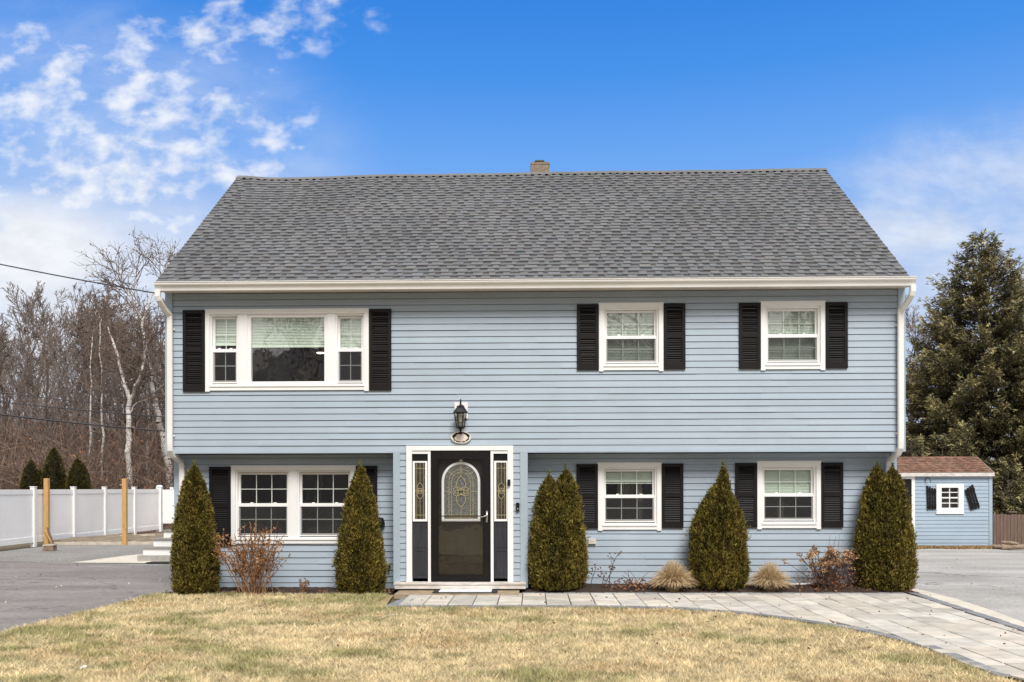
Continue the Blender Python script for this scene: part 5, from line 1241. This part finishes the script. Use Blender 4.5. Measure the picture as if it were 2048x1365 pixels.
# birches: white trunks given as paths
def birch(path, r0, r1, seed, label, branches, crown_n):
    rd = random.Random(seed); P = [np.array(p, float) for p in path]; loc = P[0].copy(); P = [p-loc for p in P]
    root = empty('birch_tree', tuple(loc), label, 'tree'); tr = []; cr = []
    def chain(pts, ra, rb_, dst, lev):
        n = len(pts)-1
        for i in range(n): dst.append((pts[i], pts[i+1], ra+(rb_-ra)*i/n, ra+(rb_-ra)*(i+1)/n, lev))
    def refine(pts, k=3, j=.05):
        out = [pts[0]]
        for a, b in zip(pts[:-1], pts[1:]):
            for q in range(1, k+1):
                out.append(a+(b-a)*q/k+np.array([rd.gauss(0, j), rd.gauss(0, j), 0])*(q < k))
        return out
    tp = refine(P); chain(tp, r0, r1, tr, 0)
    def twigs(pts, L_, lev, r):
        for i in range(1, len(pts)):
            for _ in range(1+(rd.random() < .6) if lev == 0 else 1+(rd.random() < .25)):
                d = pts[i]-pts[i-1]; d = d/np.linalg.norm(d)+np.array([rd.gauss(0, .75), rd.gauss(0, .6), rd.gauss(.0, .35)]); d /= np.linalg.norm(d)
                s = [pts[i]]; n = 4; l = L_*rd.uniform(.5, 1.1)*(1-.35*i/len(pts))
                for k in range(n): d = d+np.array([rd.gauss(0, .18), rd.gauss(0, .18), rd.gauss(.03, .15)]); d /= np.linalg.norm(d); s.append(s[-1]+d*l/n)
                chain(s, r, r*.5, cr, lev+1)
                if lev < crown_n: twigs(s, L_*.55, lev+1, max(.010, r*.55))
    for br in branches:
        b = refine([np.array(q, float)-loc for q in br[0]], 3, .06); chain(b, br[1], br[1]*.4, tr, 1); twigs(b[len(b)//3:], 1.9, 0, .022)
    twigs(tp[int(len(tp)*.45):], 2.0, 0, .024)
    for nm, sel, m, k in (('trunk', tr, MT['birch'], 8), ('crown', cr, MT['birchtwig'], 3)):
        V, Fc = segs_mesh([s[0] for s in sel], [s[1] for s in sel], [s[2] for s in sel], [s[3] for s in sel], k); np_obj(nm, V, Fc, m, root)
    n = 900; P2 = np.array([cr[rd.randrange(len(cr))][1] for _ in range(n)]); V, Fc = sprays(P2, rng.normal(size=(n, 3))-np.array([0, 0, .8]), .09, .05)
    np_obj('catkins', V, Fc, MT['leaf'], root, np.tile(np.array([.13, .085, .06]), (len(V), 1)))
def atz(px, py, D): q = at(px, py, D); return (q.x, q.y, q.z)
def gnd(px, D): p = PD(px, D); return (p.x, p.y, hill_z(p.x, p.y)-.1)
D = 39.
birch([gnd(261, D), atz(259, 930, D), atz(257, 860, D), atz(260, 800, D), atz(247, 770, D), atz(240, 735, D+.3), atz(228, 690, D+.5), atz(216, 655, D+1)], .145, .03, 1, 'white birch trunk forking above the fence, left of the other birch',
      [([atz(260, 800, D), atz(278, 760, D-.3), atz(290, 715, D-.5), atz(292, 690, D-.8)], .075), ([atz(257, 830, D), atz(275, 805, D), atz(305, 797, D)], .03), ([atz(247, 770, D), atz(255, 762, D), atz(270, 755, D)], .03)], 2)
D = 40.
birch([gnd(338, D), atz(337, 930, D), atz(328, 880, D), atz(318, 830, D), atz(308, 790, D), atz(304, 745, D), atz(288, 700, D), atz(285, 640, D+.5), atz(258, 590, D+1), atz(240, 550, D+1)], .16, .022, 2, 'leaning white birch trunk hard against the left house corner',
      [([atz(308, 790, D), atz(330, 765, D-.3), atz(345, 720, D-.5)], .06), ([atz(304, 745, D), atz(318, 770, D), atz(330, 790, D)], .05), ([atz(285, 640, D+.5), atz(318, 570, D+1), atz(328, 535, D+1)], .05), ([atz(258, 590, D+1), atz(272, 555, D+1)], .03)], 2)
for px, D, lean, top, lab, sd_ in ((206, 43, -6, 640, 'slim pale trunked sapling left of the forked birch', 3), (176, 46, 10, 660, 'slim pale trunked sapling near the second fence post', 4), (292, 44, 8, 650, 'slim pale trunked sapling between the two birches', 5)):
    birch([gnd(px, D), atz(px+lean*.3, 900, D), atz(px+lean*.5, 820, D), atz(px+lean*.4, 740, D), atz(px+lean, top, D+.5)], .075, .015, sd_, lab, [], 1)
# small evergreens behind fence
for px, top, hd, lab, sd_ in ((62, 920, [(0, .0, 1., .36), (.28, .1, .86, .34), (-.2, .1, .8, .3)], 'low dark evergreen behind the fence, leftmost of three', 31), (108, 896, [(0, 0, 1., .42), (.25, .1, .72, .36), (-.18, 0, .8, .3)], 'tallest dark evergreen poking above the white fence', 32), (155, 917, [(0, 0, 1., .36), (.13, .1, .93, .33), (-.15, .05, .92, .3)], 'small round dark evergreen above the fence near the second fence post', 33)):
    D = 33.; p = PD(px, D); H = 1.65+(HY-top)*D/F; arborvitae('evergreen_shrub', [(a_, b_, H*c_, d_) for a_, b_, c_, d_ in hd], 11000, sd_, lab, dark=.62, gold=.6, loc=(p.x, p.y, 0.), cat='evergreen', full=True)
# brush: undergrowth at the wood edge, one mass
def brush(name, label, px0, px1, D0, D1, n, hmax, seed, leafn):
    rd = np.random.default_rng(seed); A = []; B = []; r = []
    for _ in range(n):
        D = rd.uniform(D0, D1); p = PD(rd.uniform(px0, px1), D); z = hill_z(p.x, p.y); a = rd.uniform(0, 2*np.pi); l = rd.uniform(.3, 1)*hmax
        q = np.array([p.x, p.y, z-.05]); d = np.array([rd.normal(0, .45), rd.normal(0, .45), 1.])
        for k in range(4):
            d = d+rd.normal(0, .25, 3); d /= np.linalg.norm(d); q2 = q+d*l/4; A.append(q); B.append(q2); r.append(.016*(1-.15*k))
            if k: 
                for _2 in range(2):
                    d2 = d+rd.normal(0, .6, 3); A.append(q2); B.append(q2+unit(d2)*l*.28); r.append(.010)
            q = q2
    V, Fc = segs_mesh(A, B, r, np.array(r)*.7, 3); C = np.repeat(np.array([.18, .128, .10])*rd.uniform(.5, 1.7, (len(A), 1)), 6, 0)
    i = rd.integers(0, len(B), leafn); V2, F2 = sprays(np.array(B)[i]+rd.normal(0, .05, (leafn, 3)), rd.normal(size=(leafn, 3)), rd.uniform(.07, .16, leafn), .07)
    C2 = np.repeat(np.array([.30, .14, .08])*rd.uniform(.4, 1.5, (leafn, 1)), 4, 0)
    o = np_obj(name, V, Fc, MT['leaf'], C=C); tag(o, label, 'undergrowth', kind='stuff')
    o2 = np_obj(name+'_leaves', V2, F2, MT['leaf'], C=C2); tag(o2, 'russet dead leaves clinging to the brush behind the fence' if px0 < 500 else 'dead leaves clinging to brush behind the shed', 'leaves', kind='stuff')
brush('woodland_brush', 'tangled brown brush filling the wood edge behind the white fence', -120, 400, 37, 75, 5200, 4.4, 3, 12000)
brush('woodland_brush', 'tangled brown brush behind the shed and spruce', 1780, 2200, 42, 70, 900, 3.5, 4, 1200)
def far_twigs():
    # the far depth of the wood: fine upright twigs too many to count
    rd = np.random.default_rng(9); n = 11000; D = rd.uniform(58, 105, n); px = rd.uniform(-160, 420, n)
    u = (px-CX)/F; X = CAM.x+np.cos(R(1.27))*u*D-np.sin(R(1.27))*D; Y = CAM.y+np.sin(R(1.27))*u*D+np.cos(R(1.27))*D
    H = rd.uniform(1, 8.0, n)*(D/70)**.5; z0 = 2.6+rd.uniform(0, 1, n)*H*.75
    A = np.stack([X, Y, z0], 1); d = unit(np.stack([rd.normal(0, .4, n), rd.normal(0, .4, n), np.ones(n)], 1)); B = A+d*rd.uniform(1.2, 3.2, n)[:, None]; r = rd.uniform(.012, .035, n)
    V, Fc = segs_mesh(A, B, r, r*.5, 3); C = np.repeat(np.array([.22, .165, .14])*rd.uniform(.6, 1.4, (n, 1)), 6, 0); o = np_obj('far_wood', V, Fc, MT['leaf'], C=C); tag(o, 'hazy brown mass of far twigs deep in the left woods', 'wood', kind='stuff')
far_twigs()

def spruce(name, loc, H, Rb, seed, label, nlev=58, per=11, dens=1., bright=1.):
    rd = np.random.default_rng(seed); root = empty(name, loc, label, 'tree'); A, B, r0, r1 = [], [], [], []; P, D, C, Ls = [], [], [], []
    for i in range(nlev):
        t = (i+rd.uniform(0, .8))/nlev; z = H*(.05+.94*t); Rm = Rb*(1-t)**.78*(1-.12*np.exp(-((t-.0)/.1)**2))
        m = max(4, int(per*(1-.45*t)))
        for k in range(m):
            a = 2*np.pi*(k+rd.uniform(-.4, .4))/m+i*2.4; L_ = Rm*rd.uniform(.62, 1.13)+.12; d0 = np.array([np.cos(a), np.sin(a), 0]); side = np.array([-np.sin(a), np.cos(a), 0])
            up0 = -.25+.85*t; pts = []; n = 8
            for j in range(n+1):
                s = j/n; pts.append(np.array([0, 0, z])+d0*L_*s+np.array([0, 0, 1])*L_*(up0*s-.22*s*(1-t)+.34*s**3*(1-t*.4)))
            for j in range(n): A.append(pts[j]); B.append(pts[j+1]); r0.append(.035*(1-j/n)*(1-t)+.008); r1.append(.035*(1-(j+1)/n)*(1-t)+.006)
            shade = rd.uniform(.65, 1.2)
            nb = max(4, int(L_*12*dens))
            for q in range(nb):
                s = .22+.78*rd.random()**.75; j = min(n-1, int(s*n)); f = s*n-j; p = pts[j]*(1-f)+pts[j+1]*f
                sgn = rd.choice((-1, 1)); bl = L_*.34*(1.15-s)+.14
                bd = unit(d0*.9+side*sgn*rd.uniform(.2, 1.)+np.array([0, 0, rd.uniform(-.35, .25)]))
                if s > .95: bd = d0
                nn = max(4, int(bl*24)); u = rd.random(nn)
                P.append(p+bd*bl*u[:, None]+rd.normal(0, .03, (nn, 3))); D.append(bd*1.0+rd.normal(0, .36, (nn, 3))+np.array([0, 0, .12]))
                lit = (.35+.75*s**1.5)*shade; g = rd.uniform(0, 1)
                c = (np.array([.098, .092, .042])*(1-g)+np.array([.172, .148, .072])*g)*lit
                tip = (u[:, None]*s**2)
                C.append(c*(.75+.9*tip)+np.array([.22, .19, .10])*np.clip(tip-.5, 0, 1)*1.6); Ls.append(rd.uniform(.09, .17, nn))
    V, Fc = segs_mesh(A, B, r0, r1, 3); np_obj('branches', V, Fc, MT['bark2'], root)
    m_ = MB(); m_.tube([(0, 0, -.2), (0, 0, H*.5), (0, 0, H*.97)], [.02*H, .011*H, .01], 8); m_.build('trunk', MT['bark2'], root)
    P = np.concatenate(P); D = np.concatenate(D); C = np.concatenate(C)*bright; Ls = np.concatenate(Ls)
    VV, FF, CC = [], [], []; off = 0
    for q in range(2):
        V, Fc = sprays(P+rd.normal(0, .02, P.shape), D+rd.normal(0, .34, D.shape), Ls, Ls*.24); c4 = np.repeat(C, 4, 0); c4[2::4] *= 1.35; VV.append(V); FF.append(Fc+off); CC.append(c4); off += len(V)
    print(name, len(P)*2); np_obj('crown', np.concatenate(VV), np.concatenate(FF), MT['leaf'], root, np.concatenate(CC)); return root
D = 31.; p = PD(1965, D); spruce('spruce_tree', (p.x, p.y, 0), 1.65+(HY-470)*D/F, 3.9, 1, 'tall dark green spruce towering behind the shed', dens=1.25, bright=1.25)
D = 27.6; p = PD(2016, D); spruce('spruce_tree', (p.x, p.y, 0), 1.65+(HY-938)*D/F, .75, 2, 'young pale tipped spruce just right of the shed', 16, 7, 1.3, 1.35)
D = 28.6; p = PD(1822, D); spruce('spruce_tree', (p.x, p.y, 0), 1.65+(HY-878)*D/F, .9, 3, 'small spruce top showing over the left end of the shed roof', 18, 7, 1.2, 1.25)
D = 28.8; p = PD(1885, D); spruce('spruce_tree', (p.x, p.y, 0), 1.65+(HY-872)*D/F, 1.0, 4, 'small spruce top showing over the middle of the shed roof', 18, 7, 1.2, 1.0)

# ------------------------------------------------------------------ shed, right yard
Ds = 25.1; sL = PD(1770, Ds).x; sR = PD(1983, Ds).x; sy = PD(1900, Ds).y; SH = empty('shed', ((sL+sR)/2, sy, 0), 'small blue clapboard shed with brown roof beside the driveway', 'shed')
xf = Matrix.Translation((-(sL+sR)/2, -sy, 0))
SP = lambda px, py: (lambda q: (q.x, q.z))(PY(px, py, sy))
hW = SP(1883, 987); wx0, wz0 = SP(1872, 1027); wx1, wz1 = SP(1926.5, 968.5); ez = SP(1900, 951)[1]; sdoor = SP(1829, 1000)[0]
m_ = MB(); siding_mb(m_, lambda z: sdoor, lambda z: sR-.09, .02, ez, [(wx0+.04, wx1-.04, wz0+.04, wz1-.04)], course=.104, seam=False, xf=Matrix.Translation((0, sy, 0)))
dpt = 1.7
m_.box(sL, sL+.03, sy+.03, sy+dpt, 0, ez); m_.box(sR-.05, sR-.02, sy+.03, sy+dpt, 0, ez); m_.box(sL, sR-.02, sy+dpt-.03, sy+dpt, 0, ez)
m_.build('shed_siding', MT['shed_siding'], SH, xf=xf)
m_ = MB(); m_.box(sR-.09, sR, sy-.025, sy+.1, 0, ez); m_.build('corner_board', MT['corner'], SH, xf=xf)
m_ = MB(); m_.box(sdoor-.085, sdoor+.0, sy-.025, sy+.05, 0, ez); m_.box(sL, sdoor-.086, sy-.025, sy+.05, ez-.10, ez); m_.build('door_frame', MT['white'], SH, xf=xf)
m_ = MB(); m_.box(sL, sdoor-.087, sy-.012, sy+.03, .02, ez-.101)
k = sL
while k < sdoor-.1: m_.box(k, k+.004, sy-.016, sy-.012, .03, ez-.11); k += .08
sdr = m_.build('shed_door', MT['shutter'], SH, xf=xf)
q = SP(1821, 1013); m_ = MB(); m_.box(q[0]-.025, q[0]+.025, sy-.04, sy-.026, q[1]-.05, q[1]+.04); m_.build('latch', MT['black'], sdr, xf=xf)
m_ = MB(); m_.frame(wx0, wx1, wz0, wz1, .14, sy-.035, sy+.03, wt=.10, wb=.15); m_.box(wx0-.01, wx1+.01, sy-.045, sy-.0, wz0-.015, wz0)
gx0, gx1, gz0, gz1 = wx0+.14, wx1-.14, wz0+.15, wz1-.10
t = .011; zm = (gz0+gz1)/2; xm = (gx0+gx1)/2
m_.box(gx0, gx1, sy-.01, sy+.02, zm-.018, zm+.018)
for za, zb in ((gz0, zm-.018), (zm+.018, gz1)):
    m_.box(xm-t, xm+t, sy-.004, sy+.02, za, zb); m_.box(gx0, xm-t, sy-.004, sy+.02, (za+zb)/2-t, (za+zb)/2+t); m_.box(xm+t, gx1, sy-.004, sy+.02, (za+zb)/2-t, (za+zb)/2+t)
sw = m_.build('window', MT['white'], SH, xf=xf)
m_ = MB(); m_.nofix = True; m_.add([(gx0, sy+.022, gz0), (gx1, sy+.022, gz0), (gx1, sy+.022, gz1), (gx0, sy+.022, gz1)], [(0, 1, 2, 3)]); m_.build('pane', MT['glass'], sw, xf=xf)
m_ = MB(); m_.box(gx0-.1, gx1+.1, sy+.3, sy+.32, gz0-.1, gz1+.1); m_.build('shed_lining', MT['room'], SH, xf=xf)
for pts in ([(1853.5, 972, 1855, 1020), (1858.5, 974, 1859.5, 1020), (1863.5, 976, 1864.5, 1020), (1868.5, 977, 1869.5, 1019.5)], [(1943, 970, 1957, 1016.5), (1938.5, 973, 1951.5, 1018), (1934, 976.5, 1946.5, 1019.5), (1930, 980, 1942, 1020.5)]):
    m_ = MB()
    for (a, b, c, d) in pts: p0, p1 = SP(a, b), SP(c, d); m_.bar((p0[0], sy-.035, p0[1]), (p1[0], sy-.035, p1[1]), .045, .02, up=(0, 1, 0))
    for f in (.18, .82):
        p0 = np.array(SP(pts[0][0]+(pts[0][2]-pts[0][0])*f, pts[0][1]+(pts[0][3]-pts[0][1])*f)); p1 = np.array(SP(pts[3][0]+(pts[3][2]-pts[3][0])*f, pts[3][1]+(pts[3][3]-pts[3][1])*f)); e_ = (p1-p0)*.12
        p0, p1 = p0-e_, p1+e_; m_.bar((p0[0], sy-.055, p0[1]), (p1[0], sy-.055, p1[1]), .06, .018, up=(0, 1, 0))
    m_.build('shutter', MT['shutter'], SH, xf=xf)
p0 = SP(1849.5, 965); m_ = MB(); m_.tube([(p0[0], sy-.02, p0[1]), (p0[0], sy-.05, p0[1]+.09), (p0[0]+.03, sy-.10, p0[1]+.15), (p0[0]+.06, sy-.13, p0[1]+.13), (p0[0]+.115, sy-.13, p0[1]-.01)], .008); m_.build('plant_hook', MT['black'], SH, xf=xf)
rz_ = SP(1900, 915.5)[1]; ry = sy+dpt/2; rz_ = 1.65+(HY-915.5)*(Ds+dpt/2)/F
scol = lambda k, i: (lambda b: (b*random.uniform(.9, 1.1), b*.58, b*.42))(random.uniform(.13, .23))
sr = roof_mb(sL-.1, sR-.0, sy-.10, ez+.075, ry, rz_, 9, scol, th=.007)
sr.cur = (.13, .08, .06); sr.add([(sL-.1, sy-.09, ez+.06), (sR, sy-.09, ez+.06), (sR, ry, rz_-.01), (sL-.1, ry, rz_-.01), (sR, sy+dpt+.1, ez+.06), (sL-.1, sy+dpt+.1, ez+.06)], [(0, 1, 2, 3), (3, 2, 4, 5), (0, 5, 4, 1), (0, 3, 5), (1, 4, 2)]); sr.nofix = True
sr.build('shed_roof', MT['shed_shingle'], SH, col=True, xf=xf)
m_ = MB(); m_.box(sL-.1, sR+.02, sy-.11, sy-.026, ez-.03, ez+.068); m_.add([(sR, sy-.1, ez-.03), (sR+.02, sy-.1, ez-.03), (sR+.02, sy-.1, ez+.068), (sR, sy-.1, ez+.068), (sR, ry, rz_-.11), (sR+.02, ry, rz_-.11), (sR+.02, ry, rz_-.01), (sR, ry, rz_-.01)], [(0,1,2,3),(4,7,6,5),(0,4,5,1),(3,2,6,7),(0,3,7,4),(1,5,6,2)]); m_.build('fascia', MT['oldwhite'], SH, xf=xf)
# wood fence
p0, p1 = PD(1986, 26.3), PD(2200, 26.0); WF = empty('stockade_fence', (p0.x, p0.y, 0), 'low weathered brown board fence right of the shed', 'fence')
m_ = MB(); L_ = (p1-p0).length; k = 0.
while k < L_: m_.box(k+.003, k+.095, 0, .02, -.02, .87+random.uniform(-.015, .015)); k += .10
m_.build('board_panel', MT['oldwood'], WF); m_ = MB(); m_.box(0, L_, .0205, .06, .2, .29); m_.box(0, L_, .0205, .06, .62, .71); m_.build('fence_rail', MT['oldwood'], WF)
m_ = MB(); m_.box(.52, .62, .061, .16, -.05, .92); m_.box(.45, .69, .0, .2, .92, .955); m_.build('fence_post', MT['oldwood'], WF)
# logs
lg = [(1998, 1096, 24.6, .42, .042, .9), (2009, 1098, 24.4, .46, .05, .75), (2020, 1089, 24.6, .40, .045, .7), (2030, 1100, 24.0, .60, .06, .8), (2019, 1092, 25.1, .42, .055, .2), (2046, 1096, 24.5, .5, .055, 1.0)]
ll = ['split log at the left end of the pile by the driveway', 'second log from the left in the pile by the driveway', 'upper middle log of the pile by the driveway', 'thick front log of the pile by the driveway', 'rear log of the pile, against the board fence', 'log at the right end of the pile, at the photo edge']
for (px, py, D, L_, r, a), lab in zip(lg, ll):
    p = PD(px, D); m_ = MB(); d = Vector((math.cos(a), -math.sin(a), random.uniform(-.1, .1))); m_.tube([-d*L_/2, d*0+Vector((0, 0, .01)), d*L_/2], [r, r*1.05, r*.95], 9); o = m_.build('log', MT['log']); o.location = (p.x, p.y, max(r, 1.65-(py-HY)*D/F)); tag(o, lab, 'log', 'logs piled by the driveway edge')
# dry verge at the shed foot
n = 6000; x = rng.uniform(sdoor-.1, sR+2.5, n); y = sy-.02-rng.random(n)**1.5*.55*(.5+fbm(x*1.4, x*0+3, 3)); a = rng.uniform(0, 6.28, n); h = rng.uniform(.03, .10, n)
B = np.stack([x, y, np.full(n, -.012)], 1); s = np.stack([np.cos(a), np.sin(a), 0*a], 1)*.01; T = B+np.stack([rng.normal(0, .05, n), rng.normal(0, .05, n), h], 1)
V = np.stack([B-s, B+s, T], 1).reshape(-1, 3); o = np_obj('dry_verge', V, np.arange(n)[:, None]*3+np.arange(3)[None], MT['grassm'], C=np.repeat(np.array([.40, .26, .13])*rng.uniform(.4, 1.3, (n, 1)), 3, 0)); tag(o, 'strip of dry tan grass along the foot of the shed', 'grass', kind='stuff')
sheet('verge', [(sL, sy-.35), (sR+.3, sy-.4), (40, sy-.6), (40, sy+6), (sL, sy+6)], -.006, MT['litter'])

def street_wood():
    nx, ny = 160, 22; X = np.linspace(-90, 90, nx+1); Y = np.linspace(-44, -110, ny+1); XX, YY = np.meshgrid(X, Y)
    ZZ = -.045+np.clip((-YY-46)/14, 0, 1)*13.5+(fbm(XX*.3+9, YY*.3+3, 4)-.5)*7*np.clip((-YY-46)/8, 0, 1)  # unseen hill in place of a treeline, shaped to darken the window reflections
    V = np.stack([XX, YY, ZZ], -1).reshape(-1, 3); Fc = [(j*(nx+1)+i, (j+1)*(nx+1)+i, (j+1)*(nx+1)+i+1, j*(nx+1)+i+1) for j in range(ny) for i in range(nx)]
    o = np_obj('hillside', V, Fc, MT['greylitter'], smooth=True); tag(o, kind='structure')
street_wood()
# ------------------------------------------------------------------ trees across the street (they show in the window glass)
for i, (x, y, H, lab) in enumerate(((-10.3, -27, 14.5, 'bare tree across the street, mirrored in the picture window'), (5.6, -28, 14., 'bare tree across the street, mirrored in the small windows'), (13.2, -29, 14., 'bare tree across the street, mirrored in the right windows'))):
    seg = grow_tree(300+i, H, .34, 3, (.12, -.08, .1)[i], .45, .22, .022, (2, 3))
    o = tree_obj('bare_tree', seg, MT['palebark'], MT['bark'], (x, y, -.1), lab, tl=1); o.rotation_euler = (0, 0, .7+i)
